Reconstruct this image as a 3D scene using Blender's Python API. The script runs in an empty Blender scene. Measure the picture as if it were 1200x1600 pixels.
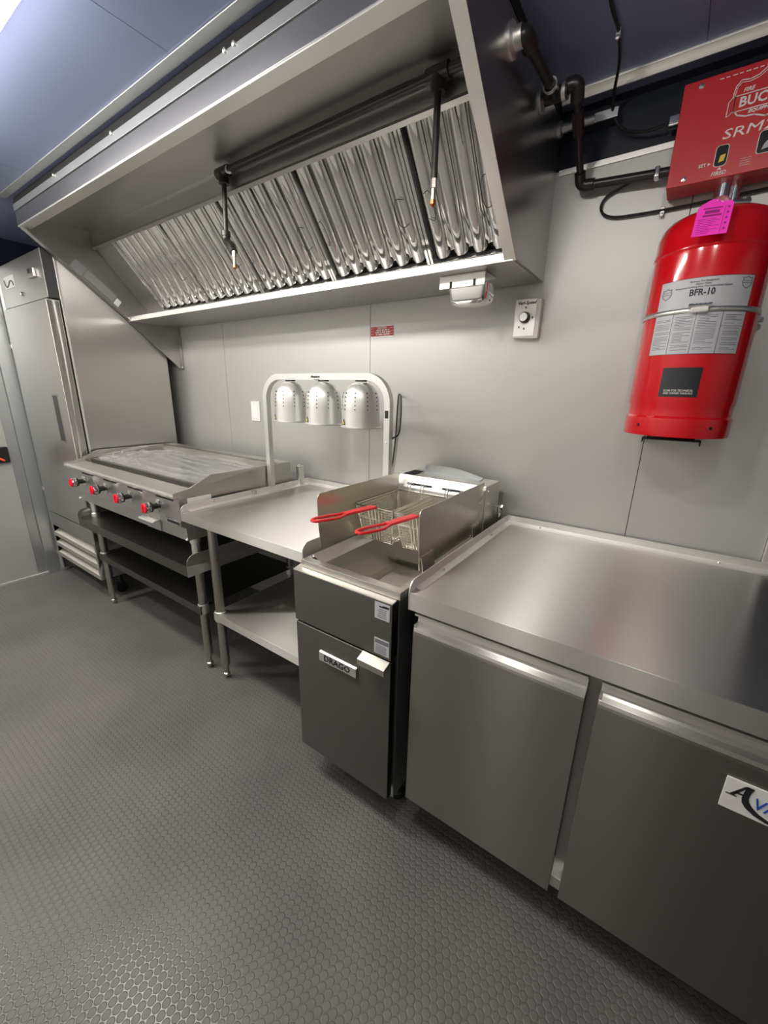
import bpy, bmesh, math, random
from mathutils import Vector, Matrix, noise
sc = bpy.context.scene
col = sc.collection
rnd = random.Random(7)

# ---------------------------------------------------------------- camera
RIGHT = Vector((0.8190799, 0.57332642, 0.02012284)).normalized()
UP = Vector((-0.17969829, 0.22309764, 0.95808975)).normalized()
FWD = RIGHT.cross(UP) * -1
cam = bpy.data.cameras.new('camera')
cam.sensor_fit = 'HORIZONTAL'; cam.sensor_width = 36.0
cam.lens = 36.0 * 634.07 / 1200.0
cam.clip_start = 0.02
cob = bpy.data.objects.new('camera', cam); col.objects.link(cob)
m = Matrix.Identity(4)
for i in range(3):
    m[i][0] = RIGHT[i]; m[i][1] = UP[i]; m[i][2] = -FWD[i]
m[0][3], m[1][3], m[2][3] = 0.7251, -1.6615, 1.3968
cob.matrix_world = m
sc.camera = cob

# ---------------------------------------------------------------- world / exposure
w = bpy.data.worlds.new('world'); sc.world = w; w.use_nodes = True
w.node_tree.nodes['Background'].inputs[0].default_value = (0.8, 0.86, 1, 1)
w.node_tree.nodes['Background'].inputs[1].default_value = 0.02
sc.view_settings.view_transform = 'Standard'; sc.view_settings.look = 'None'
sc.view_settings.gamma = 1; sc.view_settings.use_curve_mapping = False
sc.view_settings.exposure = 0.0
LED = 45.0        # emission strength of the ceiling fixtures' diffusers

# ---------------------------------------------------------------- materials
def mat(name, color, metallic=0.0, rough=0.5, **k):
    m = bpy.data.materials.new(name); m.use_nodes = True
    b = m.node_tree.nodes['Principled BSDF']
    b.inputs['Base Color'].default_value = (*color, 1)
    b.inputs['Metallic'].default_value = metallic
    b.inputs['Roughness'].default_value = rough
    for a, v in k.items():
        b.inputs[a.replace('_', ' ')].default_value = v
    return m

def N(m, t, **k):
    n = m.node_tree.nodes.new(t)
    for a, v in k.items(): setattr(n, a, v)
    return n

def L(m, a, b): m.node_tree.links.new(a, b)

def steel(name, color=(0.56, 0.55, 0.53), rough=0.24, aniso=0.0, tangent=(1, 0, 0), wave=0.0, grain=0.0, gdir=(2, 300, 300), rot=0.0):
    m = mat(name, color, 1.0, rough)
    b = m.node_tree.nodes['Principled BSDF']
    tc = N(m, 'ShaderNodeNewGeometry')
    if aniso:
        b.inputs['Anisotropic'].default_value = aniso
        b.inputs['Anisotropic Rotation'].default_value = rot
        v = N(m, 'ShaderNodeCombineXYZ')
        for i in range(3): v.inputs[i].default_value = tangent[i]
        L(m, v.outputs[0], b.inputs['Tangent'])
    bump = None
    if wave:
        nz = N(m, 'ShaderNodeTexNoise'); nz.inputs['Scale'].default_value = 1.7; nz.inputs['Detail'].default_value = 1.0
        L(m, tc.outputs['Position'], nz.inputs['Vector'])
        bp = N(m, 'ShaderNodeBump'); bp.inputs['Strength'].default_value = 1.0; bp.inputs['Distance'].default_value = wave
        L(m, nz.outputs['Fac'], bp.inputs['Height']); L(m, bp.outputs[0], b.inputs['Normal']); bump = bp
    # fine brushed streaks vary the roughness
    mp = N(m, 'ShaderNodeMapping'); mp.inputs['Scale'].default_value = gdir
    n2 = N(m, 'ShaderNodeTexNoise'); n2.inputs['Scale'].default_value = 1.0; n2.inputs['Detail'].default_value = 3
    L(m, tc.outputs['Position'], mp.inputs['Vector']); L(m, mp.outputs[0], n2.inputs['Vector'])
    r = N(m, 'ShaderNodeMapRange'); r.inputs['To Min'].default_value = rough * 0.93; r.inputs['To Max'].default_value = rough * 1.08
    L(m, n2.outputs['Fac'], r.inputs['Value']); L(m, r.outputs[0], b.inputs['Roughness'])
    return m

M = {}
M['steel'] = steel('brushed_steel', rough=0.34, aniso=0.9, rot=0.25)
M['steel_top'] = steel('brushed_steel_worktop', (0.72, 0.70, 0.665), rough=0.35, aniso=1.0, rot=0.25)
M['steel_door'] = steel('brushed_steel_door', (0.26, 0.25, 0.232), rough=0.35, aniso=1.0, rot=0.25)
M['steel_dark'] = steel('fryer_and_shade_steel', (0.15, 0.145, 0.135), rough=0.34, aniso=0.9, rot=0.25)  # fryer fronts; also paints the shade on the griddle stand
M['steel_side'] = steel('steel_side_wavy', (0.60, 0.585, 0.57), rough=0.32, aniso=0.9, tangent=(0, 1, 0), wave=0.010, gdir=(300, 2, 300))
M['hood'] = steel('hood_steel', (0.46, 0.45, 0.44), rough=0.30)
M['hood_in'] = steel('hood_inner_steel', (0.5, 0.49, 0.48), rough=0.38)
M['satin'] = steel('satin_steel_trim', (0.86, 0.85, 0.82), rough=0.44)
M['chrome'] = mat('chrome', (0.85, 0.85, 0.85), 1, 0.08)
M['filter'] = mat('polished_filter_steel', (0.95, 0.94, 0.92), 0.90, 0.05)
M['alu'] = steel('brushed_aluminium', (0.70, 0.70, 0.68), rough=0.46)
M['galv'] = steel('galvanised_steel', (0.55, 0.57, 0.58), rough=0.42)
M['wire'] = mat('basket_wire', (0.72, 0.68, 0.58), 1, 0.28)
M['shield'] = steel('splash_shield_steel', (0.68, 0.65, 0.57), rough=0.30, gdir=(400, 3, 400))
M['tank'] = steel('fry_tank_steel', (0.72, 0.70, 0.65), rough=0.36)
M['leg'] = mat('galvanised_leg', (0.50, 0.47, 0.42), 1, 0.3)
M['black'] = mat('black_plastic', (0.012, 0.012, 0.013), 0, 0.35)
M['blackpipe'] = mat('black_iron_pipe', (0.035, 0.033, 0.032), 0.5, 0.32)
M['void'] = mat('black_shadow_gap', (0.006, 0.006, 0.007), 0, 0.7)
M['darkband'] = mat('dark_navy_band', (0.012, 0.016, 0.026), 0.0, 0.28)  # near-black navy tone for the strips between wall sheets and ceiling
M['red'] = mat('red_enamel', (0.62, 0.004, 0.010), 0.0, 0.16, Coat_Weight=0.6)
M['redbox'] = mat('red_painted_box', (0.60, 0.022, 0.030), 0.0, 0.32)
M['redgrip'] = mat('red_vinyl_grip', (0.75, 0.03, 0.035), 0, 0.35)
M['redknob'] = mat('red_knob_cap', (0.75, 0.01, 0.03), 0, 0.3)
M['pink'] = mat('pink_paper_tag', (0.95, 0.03, 0.55), 0, 0.55)
M['pinkink'] = mat('magenta_ink', (0.30, 0.0, 0.16), 0, 0.6)
M['white'] = mat('white_plastic', (0.72, 0.72, 0.69), 0, 0.4)
M['paper'] = mat('grey_white_label', (0.50, 0.50, 0.53), 0, 0.45)
M['paper_bright'] = mat('white_label', (0.78, 0.77, 0.75), 0.0, 0.35)
M['ink'] = mat('black_ink', (0.015, 0.015, 0.02), 0, 0.5)
M['greyink'] = mat('grey_print', (0.16, 0.16, 0.18), 0, 0.6)
M['blue'] = mat('blue_ink', (0.02, 0.08, 0.42), 0, 0.4)
M['signred'] = mat('red_sign', (0.50, 0.01, 0.02), 0, 0.4)
M['whiteink'] = mat('white_ink', (0.85, 0.82, 0.80), 0, 0.5)
M['yellow'] = mat('yellow_pointer', (0.9, 0.65, 0.05), 0, 0.4)
M['orange'] = mat('orange_lever', (0.85, 0.10, 0.03), 0, 0.4)
M['glass_dark'] = mat('dark_window', (0.02, 0.022, 0.02), 0, 0.15)
M['plate'] = steel('griddle_plate', (0.36, 0.35, 0.33), rough=0.30)
M['copper'] = mat('copper_cap', (0.55, 0.18, 0.08), 1, 0.3)
M['louvre'] = steel('louvre_steel', (0.74, 0.71, 0.66), rough=0.45)

def wall_mat(name, c, metallic, rough):
    m = mat(name, c, metallic, rough)
    b = m.node_tree.nodes['Principled BSDF']
    g = N(m, 'ShaderNodeNewGeometry')
    nz = N(m, 'ShaderNodeTexNoise'); nz.inputs['Scale'].default_value = 1.3; nz.inputs['Detail'].default_value = 2
    L(m, g.outputs['Position'], nz.inputs['Vector'])
    bp = N(m, 'ShaderNodeBump'); bp.inputs['Distance'].default_value = 0.006; bp.inputs['Strength'].default_value = 0.7
    L(m, nz.outputs['Fac'], bp.inputs['Height']); L(m, bp.outputs[0], b.inputs['Normal'])
    return m
M['wall'] = wall_mat('satin_aluminium_wall', (0.50, 0.50, 0.485), 0.55, 0.46)
M['ceil'] = wall_mat('flare_blue_ceiling', (0.24, 0.28, 0.44), 0.25, 0.40)  # blue of the lens flare is put into the base colour

def floor_mat():
    m = mat('coin_rubber_floor', (0.045, 0.044, 0.045), 0, 0.42)
    b = m.node_tree.nodes['Principled BSDF']
    g = N(m, 'ShaderNodeNewGeometry'); s = 0.0208; h = s * math.sqrt(3)
    ds = []
    for off in (0.0, 0.5):
        mp = N(m, 'ShaderNodeVectorMath', operation='DIVIDE'); L(m, g.outputs['Position'], mp.inputs[0]); mp.inputs[1].default_value = (s, h, 1)
        ad = N(m, 'ShaderNodeVectorMath', operation='ADD'); L(m, mp.outputs[0], ad.inputs[0]); ad.inputs[1].default_value = (off + 100, off + 100, 0)
        fr = N(m, 'ShaderNodeVectorMath', operation='FRACTION'); L(m, ad.outputs[0], fr.inputs[0])
        sb = N(m, 'ShaderNodeVectorMath', operation='SUBTRACT'); L(m, fr.outputs[0], sb.inputs[0]); sb.inputs[1].default_value = (0.5, 0.5, 0)
        ml = N(m, 'ShaderNodeVectorMath', operation='MULTIPLY'); L(m, sb.outputs[0], ml.inputs[0]); ml.inputs[1].default_value = (s, h, 0)
        ln = N(m, 'ShaderNodeVectorMath', operation='LENGTH'); L(m, ml.outputs[0], ln.inputs[0]); ds.append(ln.outputs['Value'])
    mn = N(m, 'ShaderNodeMath', operation='MINIMUM'); L(m, ds[0], mn.inputs[0]); L(m, ds[1], mn.inputs[1])
    mr = N(m, 'ShaderNodeMapRange', interpolation_type='SMOOTHSTEP')
    mr.inputs['From Min'].default_value = 0.0076; mr.inputs['From Max'].default_value = 0.0098
    mr.inputs['To Min'].default_value = 1; mr.inputs['To Max'].default_value = 0
    L(m, mn.outputs[0], mr.inputs['Value'])
    bp = N(m, 'ShaderNodeBump'); bp.inputs['Distance'].default_value = 0.0010; bp.inputs['Strength'].default_value = 0.9
    L(m, mr.outputs[0], bp.inputs['Height']); L(m, bp.outputs[0], b.inputs['Normal'])
    # scuffed, dusty patches
    nz = N(m, 'ShaderNodeTexNoise'); nz.inputs['Scale'].default_value = 2.2; nz.inputs['Detail'].default_value = 5
    L(m, g.outputs['Position'], nz.inputs['Vector'])
    cr = N(m, 'ShaderNodeMapRange'); cr.inputs['From Min'].default_value = 0.35; cr.inputs['From Max'].default_value = 0.7
    L(m, nz.outputs['Fac'], cr.inputs['Value'])
    mx = N(m, 'ShaderNodeMix', data_type='RGBA'); L(m, cr.outputs[0], mx.inputs[0])
    mx.inputs[6].default_value = (0.100, 0.098, 0.094, 1); mx.inputs[7].default_value = (0.145, 0.138, 0.128, 1)
    L(m, mx.outputs[2], b.inputs['Base Color'])
    rr = N(m, 'ShaderNodeMapRange'); L(m, mr.outputs[0], rr.inputs['Value']); rr.inputs['To Min'].default_value = 0.30; rr.inputs['To Max'].default_value = 0.50
    L(m, rr.outputs[0], b.inputs['Roughness'])
    return m
M['floor'] = floor_mat()

def emit(name, c, s):
    m = bpy.data.materials.new(name); m.use_nodes = True; nt = m.node_tree; nt.nodes.clear()
    e = nt.nodes.new('ShaderNodeEmission'); o = nt.nodes.new('ShaderNodeOutputMaterial')
    e.inputs[0].default_value = (*c, 1); e.inputs[1].default_value = s; nt.links.new(e.outputs[0], o.inputs[0]); return m
M['led'] = emit('led_diffuser', (1.0, 0.955, 0.88), LED)
M['led_round'] = emit('round_led_diffuser', (1.0, 0.955, 0.88), LED * 5.0)
M['wall_white'] = mat('white_front_wall', (0.72, 0.71, 0.68), 0, 0.4)

def film_mat():
    m = bpy.data.materials.new('clear_plastic_film'); m.use_nodes = True; nt = m.node_tree; nt.nodes.clear()
    o = nt.nodes.new('ShaderNodeOutputMaterial'); t = nt.nodes.new('ShaderNodeBsdfTransparent')
    g = nt.nodes.new('ShaderNodeBsdfGlossy'); g.inputs['Roughness'].default_value = 0.12; g.inputs['Color'].default_value = (1, 1, 1, 1)
    d = nt.nodes.new('ShaderNodeBsdfDiffuse'); d.inputs['Color'].default_value = (0.8, 0.8, 0.8, 1)
    m1 = nt.nodes.new('ShaderNodeMixShader'); m1.inputs[0].default_value = 0.35
    nt.links.new(g.outputs[0], m1.inputs[1]); nt.links.new(d.outputs[0], m1.inputs[2])
    m2 = nt.nodes.new('ShaderNodeMixShader'); m2.inputs[0].default_value = 0.36
    nt.links.new(t.outputs[0], m2.inputs[1]); nt.links.new(m1.outputs[0], m2.inputs[2]); nt.links.new(m2.outputs[0], o.inputs[0])
    return m
M['film'] = film_mat()

# ---------------------------------------------------------------- mesh helpers
class MB:
    """collects shapes in world coordinates; build() links them as ONE mesh"""
    def __init__(s): s.v = []; s.f = []; s.wn = False
    def add(s, vs, fs):
        o = len(s.v); s.v += [Vector(v) for v in vs]; s.f += [tuple(i + o for i in f) for f in fs]; return s
    def box(s, x0, x1, y0, y1, z0, z1, bev=0.0, seg=2):
        if x0 > x1: x0, x1 = x1, x0
        if y0 > y1: y0, y1 = y1, y0
        if z0 > z1: z0, z1 = z1, z0
        vs = [(x, y, z) for x in (x0, x1) for y in (y0, y1) for z in (z0, z1)]
        fs = [(0, 1, 3, 2), (4, 6, 7, 5), (0, 4, 5, 1), (2, 3, 7, 6), (0, 2, 6, 4), (1, 5, 7, 3)]
        return s._bev(vs, fs, min(bev, 0.45 * min(x1 - x0, y1 - y0, z1 - z0)), seg)
    def _bev(s, vs, fs, bev, seg=2):
        if bev <= 0: return s.add(vs, fs)
        s.wn = True
        bm = bmesh.new(); bv = [bm.verts.new(v) for v in vs]
        for f in fs: bm.faces.new([bv[i] for i in f])
        bmesh.ops.bevel(bm, geom=bm.edges[:], offset=bev, segments=seg, affect='EDGES', profile=0.5)
        bm.verts.index_update()
        s.add([v.co[:] for v in bm.verts], [[v.index for v in f.verts] for f in bm.faces]); bm.free(); return s
    def prism(s, pts, axis, a0, a1, bev=0.0):
        """polygon pts extruded along axis; pts are the other two coordinates in order (x: y,z; y: x,z; z: x,y)"""
        n = len(pts); vs = []
        for a in (a0, a1):
            for p, q in pts:
                vs.append({'x': (a, p, q), 'y': (p, a, q), 'z': (p, q, a)}[axis])
        fs = [tuple(range(n - 1, -1, -1)), tuple(range(n, 2 * n))] + [(i, (i + 1) % n, n + (i + 1) % n, n + i) for i in range(n)]
        return s._bev(vs, fs, bev)
    def tube(s, pts, r, n=10, caps=True, closed=False, flat=1.0):
        pts = [Vector(p) for p in pts]; k = len(pts); o = len(s.v); prev = None
        for i, p in enumerate(pts):
            if closed: t = pts[(i + 1) % k] - pts[i - 1]
            else: t = pts[min(i + 1, k - 1)] - pts[max(i - 1, 0)]
            t.normalize()
            if prev is None:
                a = Vector((0, 0, 1)) if abs(t.z) < 0.9 else Vector((1, 0, 0)); u = t.cross(a).normalized()
            else:
                u = (prev - t * prev.dot(t)).normalized()
            prev = u; v = t.cross(u); rr = r[i] if isinstance(r, (list, tuple)) else r
            for j in range(n):
                a = 2 * math.pi * j / n; s.v.append(p + u * (math.cos(a) * rr) + v * (math.sin(a) * rr * flat))
        for i in range(k if closed else k - 1):
            i2 = (i + 1) % k
            for j in range(n):
                j2 = (j + 1) % n; s.f.append((o + i * n + j, o + i * n + j2, o + i2 * n + j2, o + i2 * n + j))
        if caps and not closed:
            s.f.append(tuple(o + j for j in reversed(range(n)))); s.f.append(tuple(o + (k - 1) * n + j for j in range(n)))
        return s
    def cyl(s, a, b, r, n=20, r2=None):
        return s.tube([a, b], [r, r if r2 is None else r2], n)
    def lathe(s, prof, centre, axis='z', n=40, ang=(0, 2 * math.pi)):
        """prof: (radius, height) pairs"""
        c = Vector(centre); o = len(s.v); k = len(prof); full = abs(ang[1] - ang[0] - 2 * math.pi) < 1e-6
        cnt = n if full else n + 1
        for j in range(cnt):
            a = ang[0] + (ang[1] - ang[0]) * j / n; ca, sa = math.cos(a), math.sin(a)
            for r, h in prof:
                d = {'z': (r * ca, r * sa, h), 'y': (r * ca, h, r * sa), 'x': (h, r * ca, r * sa)}[axis]
                s.v.append(c + Vector(d))
        for j in range(n):
            j2 = (j + 1) % cnt
            for i in range(k - 1):
                s.f.append((o + j * k + i, o + j2 * k + i, o + j2 * k + i + 1, o + j * k + i + 1))
        return s
    def build(s, name, m, parent=None, smooth=True, angle=35, xf=None):
        off = Vector((0, 0, 0)); p = parent
        while p is not None: off += p.location; p = p.parent
        me = bpy.data.meshes.new(name)
        vs = s.v if xf is None else [xf @ v for v in s.v]
        me.from_pydata([tuple(v - off) for v in vs], [], s.f)
        bm = bmesh.new(); bm.from_mesh(me); bmesh.ops.recalc_face_normals(bm, faces=bm.faces[:]); bm.to_mesh(me); bm.free()
        me.materials.append(M[m] if isinstance(m, str) else m)
        if smooth:
            me.polygons.foreach_set('use_smooth', [True] * len(me.polygons)); me.set_sharp_from_angle(angle=math.radians(angle))
        o = bpy.data.objects.new(name, me); col.objects.link(o); o.parent = parent
        if smooth and s.wn:
            wm = o.modifiers.new('weighted_normals', 'WEIGHTED_NORMAL'); wm.keep_sharp = True; wm.weight = 100
        return o

def fillet(pts, r, n=6):
    """rounds the corners of a polyline"""
    P = [Vector(p) for p in pts]; out = [P[0]]
    for i in range(1, len(P) - 1):
        a, b, c = P[i - 1], P[i], P[i + 1]; d1 = (a - b); d2 = (c - b)
        rr = min(r, d1.length * 0.49, d2.length * 0.49); p0 = b + d1.normalized() * rr; p2 = b + d2.normalized() * rr
        for k in range(n + 1):
            t = k / n; out.append(p0 * (1 - t) ** 2 + b * 2 * t * (1 - t) + p2 * t * t)
    out.append(P[-1]); return out

def spline(pts, n=10):
    P = [Vector(p) for p in pts]; P = [P[0] * 2 - P[1]] + P + [P[-1] * 2 - P[-2]]; out = []
    for i in range(1, len(P) - 2):
        for k in range(n):
            t = k / n; a, b, c, d = P[i - 1:i + 3]
            out.append(0.5 * ((2 * b) + (c - a) * t + (2 * a - 5 * b + 4 * c - d) * t * t + (3 * b - a - 3 * c + d) * t ** 3))
    out.append(P[-2]); return out

def thing(name, label, cat, loc=(0, 0, 0), group=None):
    o = bpy.data.objects.new(name, None); col.objects.link(o); o.location = loc
    o.empty_display_size = 0.05; return tag(o, label, cat, group)
def tag(o, label, cat, group=None, kind=None):
    o['label'] = label; o['category'] = cat
    if group: o['group'] = group
    if kind: o['kind'] = kind
    return o
def struct(o): o['kind'] = 'structure'; return o
def dup(root, loc, label=None):
    r = root.copy(); col.objects.link(r); r.location = loc
    if label: r['label'] = label
    for ch in list(root.children):
        c = ch.copy(); col.objects.link(c); c.parent = r
        for g in list(ch.children):
            d = g.copy(); col.objects.link(d); d.parent = c
    return r

FACE = Matrix(((1, 0, 0), (0, 0, -1), (0, 1, 0)))       # text plane facing -Y
def text_mb(body, size, extrude=0.0006, shear=0.0, bold=0.0, spacing=1.0):
    c = bpy.data.curves.new('t', 'FONT'); c.body = body; c.size = size; c.extrude = extrude; c.shear = shear; c.offset = bold
    c.space_character = spacing; c.align_x = 'CENTER'; c.align_y = 'CENTER'; c.resolution_u = 2
    o = bpy.data.objects.new('t', c); col.objects.link(o); bpy.context.view_layer.update()
    dg = bpy.context.evaluated_depsgraph_get(); me = bpy.data.meshes.new_from_object(o.evaluated_get(dg))
    vs = [v.co.copy() for v in me.vertices]; fs = [tuple(p.vertices) for p in me.polygons]
    bpy.data.objects.remove(o); bpy.data.curves.remove(c); bpy.data.meshes.remove(me)
    return vs, fs
def text(name, body, size, at, m, parent, rot=FACE, width=None, **k):
    vs, fs = text_mb(body, size, **k); at = Vector(at)
    if width:
        xs = [v.x for v in vs]; f = width / (max(xs) - min(xs))
        for v in vs: v.x *= f
    mb = MB(); mb.add([at + rot @ v for v in vs], fs)
    return mb.build(name, m, parent, smooth=False)

# ================================================================= THE ROOM
XL, XR, YB, YF, ZC = -3.006, 2.60, 0.0, -2.36, 2.28
struct(MB().box(XL - 0.05, XR + 0.05, YF - 0.05, 0.35, -0.06, 0.0).build('floor', 'floor', smooth=False))
cm = MB(); xs = [XL - 0.05, -1.79, -0.60, 0.62, 1.84, XR + 0.05]
for a, b in zip(xs, xs[1:]): cm.box(a + 0.001, b - 0.001, YF - 0.05, 0.35, ZC, ZC + 0.01)
cm.box(XL - 0.05, XR + 0.05, YF - 0.05, 0.35, ZC + 0.004, ZC + 0.05)
struct(cm.build('ceiling', 'ceil', smooth=False))
# back wall: butt-jointed satin sheets with thin dark joints
bw = MB(); xs = [XL, -1.67, -0.523, 0.653, 1.030]
for a, b in zip(xs, xs[1:]): bw.box(a + 0.0012, b - 0.0012, 0.0, 0.008, 0.0, 2.11)
struct(bw.build('wall_back', 'wall', smooth=False))
struct(MB().box(XL, 1.06, 0.008, 0.05, 0.0, 2.11).build('wall_back_core', 'void', smooth=False))
struct(MB().box(XL, XR, 0.012, 0.05, 2.11, ZC).build('wall_back_upper_band', 'darkband', smooth=False))
struct(MB().box(XL, XL + 0.012, YF, -0.001, 2.11, ZC).build('wall_left_upper_band', 'darkband', smooth=False))
struct(MB().box(0.262, 1.03, -0.006, 0.001, 2.096, 2.112, 0.001).build('trim_1', 'satin'))
ct = MB(); ct.box(0.262, XR, -0.085, -0.060, ZC - 0.006, ZC, 0.001); ct.box(0.262, XR, -0.062, -0.058, ZC - 0.02, ZC)
struct(ct.build('trim_2', 'satin'))
struct(MB().box(1.030, 1.046, -0.012, 0.02, 0, 2.11, 0.002).build('trim_3', 'satin'))
struct(MB().box(1.046, XR, 0.30, 0.34, 0, 2.11).build('alcove_shade', 'void', smooth=False))  # black sheet stands in for the unlit depth of the opening
struct(MB().box(XR, XR + 0.04, YF, 0.34, 0, ZC).build('wall_right', 'wall', smooth=False))
struct(MB().box(XL, XR, YF - 0.04, YF, 0.95, ZC).build('wall_front', 'wall_white', smooth=False))
struct(MB().box(XL, XR, YF - 0.04, YF, 0, 0.95).build('baseboard_front', 'wall_white', smooth=False))
struct(MB().box(XL - 0.04, XL, YF, 0.05, 0, ZC).build('wall_left', 'wall', smooth=False))
# door in the end wall, its trim, galvanised jamb and lock rod
dr = MB(); dr.box(XL, XL + 0.012, -1.62, -0.845, 0.02, 2.02, 0.002)
door = struct(dr.build('door_1', 'wall'))
lt = MB(); lt.box(XL + 0.012, XL + 0.040, -0.99, -0.852, 0.872, 0.982, 0.008)
lo = lt.build('door_latch', 'black', door)
MB().prism([(-0.955, 0.925), (-0.885, 0.885), (-0.88, 0.893), (-0.945, 0.945)], 'x', XL + 0.040, XL + 0.046).build('lever', 'orange', lo)
struct(MB().box(XL, XL + 0.010, -0.845, -0.790, 0.0, 2.10, 0.003).build('trim_4', 'galv'))
jb = MB(); jb.box(XL, XL + 0.022, -0.785, -0.712, 0.0, 2.10, 0.003)
jb.cyl((XL + 0.024, -0.75, 0.18), (XL + 0.026, -0.75, 0.18), 0.006)
jb.cyl((XL + 0.024, -0.75, 0.95), (XL + 0.026, -0.75, 0.95), 0.006)
struct(jb.build('trim_5', 'galv'))
rod = MB().tube([(XL + 0.030, -0.692, 0.03), (XL + 0.030, -0.692, 2.15)], 0.0165, 14).build('conduit_pipe', 'galv')
tag(rod, 'grey vertical conduit pipe beside the tall fridge on the end wall', 'pipe')
for z in (0.66, 1.63, 0.16):
    c = MB(); c.lathe([(0.018, -0.012), (0.020, -0.012), (0.020, 0.012), (0.018, 0.012)], (XL + 0.030, -0.692, z), 'z', 18)
    c.box(XL + 0.001, XL + 0.006, -0.725, -0.66, z - 0.013, z + 0.013, 0.001)
    c.build('clamp', 'satin', rod)
struct(MB().box(XL, XL + 0.02, YF, -0.65, 0.0, 0.022, 0.003).build('baseboard_left', 'satin'))

# ---------------------------------------------------------------- ceiling lights
def linear_light(x0, x1, y, label):
    t = thing('ceiling_light', label, 'light', ((x0 + x1) / 2, y, ZC), 'ceiling lights')
    MB().box(x0, x1, y - 0.10, y + 0.10, ZC - 0.045, ZC, 0.004).build('housing', 'white', t)
    MB().box(x0 + 0.01, x1 - 0.01, y - 0.094, y + 0.094, ZC - 0.078, ZC - 0.045, 0.012).build('diffuser', 'led', t)
def round_light(x, y, r, label):
    t = thing('ceiling_light', label, 'light', (x, y, ZC), 'ceiling lights')
    MB().lathe([(0, 0), (r, 0), (r, -0.025), (0, -0.025)], (x, y, ZC), 'z', 32).build('housing', 'white', t)
    MB().lathe([(r - 0.008, -0.0251), (r - 0.012, -0.045), (r * 0.6, -0.055), (0, -0.058)], (x, y, ZC), 'z', 32).build('diffuser', 'led_round', t)
linear_light(-1.72, -0.52, -1.255, 'long white glowing ceiling light near the door end, at the top left corner')
round_light(0.20, -1.40, 0.065, 'round ceiling light above the fryer aisle')
round_light(0.80, -1.55, 0.050, 'round ceiling light above the worktop fridge aisle')

round_light(-2.35, -1.90, 0.10, 'unseen round light added to brighten the end wall')  # made-up lamp out of view, lifts the end wall

# ================================================================= EXHAUST HOOD
HX0, HX1 = -2.17, 0.252
hood = thing('exhaust_hood', 'long stainless steel exhaust hood hung on the back wall above the cooking line', 'range hood', (-0.96, -0.3, 1.785))
prof = [(-0.780, 2.245), (-0.780, 2.16), (-0.774, 2.156), (-0.312, 1.783), (0.0, 1.783), (0.0, 2.245)]
for a, b in ((HX0, HX0 + 0.008), (HX1 - 0.008, HX1)):
    e = MB().prism(prof, 'x', a, b, 0.001).build('end_panel', 'hood', hood)
    inx = (a, a + 0.034) if a < -1 else (b - 0.034, b)
    # return flange along the slanted opening edge
    MB().prism([(-0.774, 2.152), (-0.312, 1.779), (-0.309, 1.783), (-0.771, 2.156)], 'x', *inx).build('edge_flange', 'satin' if a > -1 else 'hood_in', e)
MB().box(HX0, HX1, -0.783, -0.777, 2.160, 2.219, 0.001).build('front_panel', 'hood', hood)
MB().box(HX0, HX1, -0.786, -0.778, 2.222, 2.250, 0.001).build('closure_strip', 'galv', hood)
MB().box(HX0 + 0.002, HX1 - 0.002, -0.783, -0.735, 2.154, 2.160, 0.001).build('front_lip', 'satin', hood)
MB().box(HX0 + 0.008, HX1 - 0.008, -0.777, -0.02, 2.222, 2.228).build('top_panel', 'hood_in', hood)
MB().box(HX0 + 0.008, HX1 - 0.008, -0.012, -0.004, 1.79, 2.222).build('back_panel', 'hood_in', hood)
# grease trough and its bright front lip
tr = MB(); tr.box(HX0 + 0.008, HX1 - 0.008, -0.316, -0.311, 1.779, 1.806, 0.001)
tr.box(HX0 + 0.008, HX1 - 0.008, -0.316, -0.296, 1.802, 1.806, 0.0008)
tr.build('trough_lip', 'satin', hood)
g = MB(); g.box(HX0 + 0.008, HX1 - 0.008, -0.311, -0.008, 1.780, 1.785)
g.prism([(-0.30, 1.788), (-0.212, 1.806), (-0.212, 1.812), (-0.30, 1.794)], 'x', HX0 + 0.01, HX1 - 0.01)
g.build('grease_trough', 'hood_in', hood)
# plenum panel over the filters, blank panels beside them
FB, FT = Vector((0, -0.195, 1.835)), Vector((0, -0.452, 2.148))
D = (FT - FB).normalized(); NRM = Vector((0, -D.z, D.y)); 
if NRM.z > 0: NRM = -NRM
FL = (FT - FB).length
pl = MB(); pl.prism([(-0.460, 2.148), (-0.460, 2.222), (-0.452, 2.222), (-0.452, 2.148)], 'x', HX0 + 0.01, HX1 - 0.01)
pl.prism([(-0.464, 2.140), (-0.458, 2.155), (-0.444, 2.148), (-0.450, 2.133)], 'x', HX0 + 0.01, HX1 - 0.01)
pl.build('plenum_panel', 'hood_in', hood)
def slab(x0, x1, v0, v1, w0, w1):
    vs = [Vector((x, 0, 0)) + FB + D * v + NRM * w for x in (x0, x1) for v in (v0, v1) for w in (w0, w1)]
    return vs, [(0, 1, 3, 2), (4, 6, 7, 5), (0, 4, 5, 1), (2, 3, 7, 6), (0, 2, 6, 4), (1, 5, 7, 3)]
MB().add(*slab(HX0 + 0.01, -1.950, -0.02, FL, -0.012, -0.006)).build('blank_panel', 'hood_in', hood)
# filler plate below the left end of the hood
fp = MB().prism([(-0.316, 1.790), (-0.316, 1.779), (-0.008, 1.510), (-0.002, 1.510), (-0.002, 1.790)], 'x', HX0 - 0.004, HX0, 0.0008)
fpo = fp.build('filler_plate', 'hood', hood)
MB().box(HX0, HX0 + 0.028, -0.006, -0.002, 1.512, 1.783).build('wall_flange', 'hood', fpo)
sc1 = MB()
for z in (1.66, 1.525): MB().lathe([(0.006, 0), (0.005, -0.004), (0, -0.005)], (HX0 + 0.012, -0.006, z), 'y', 12).build('screw', 'satin', fpo)
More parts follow.
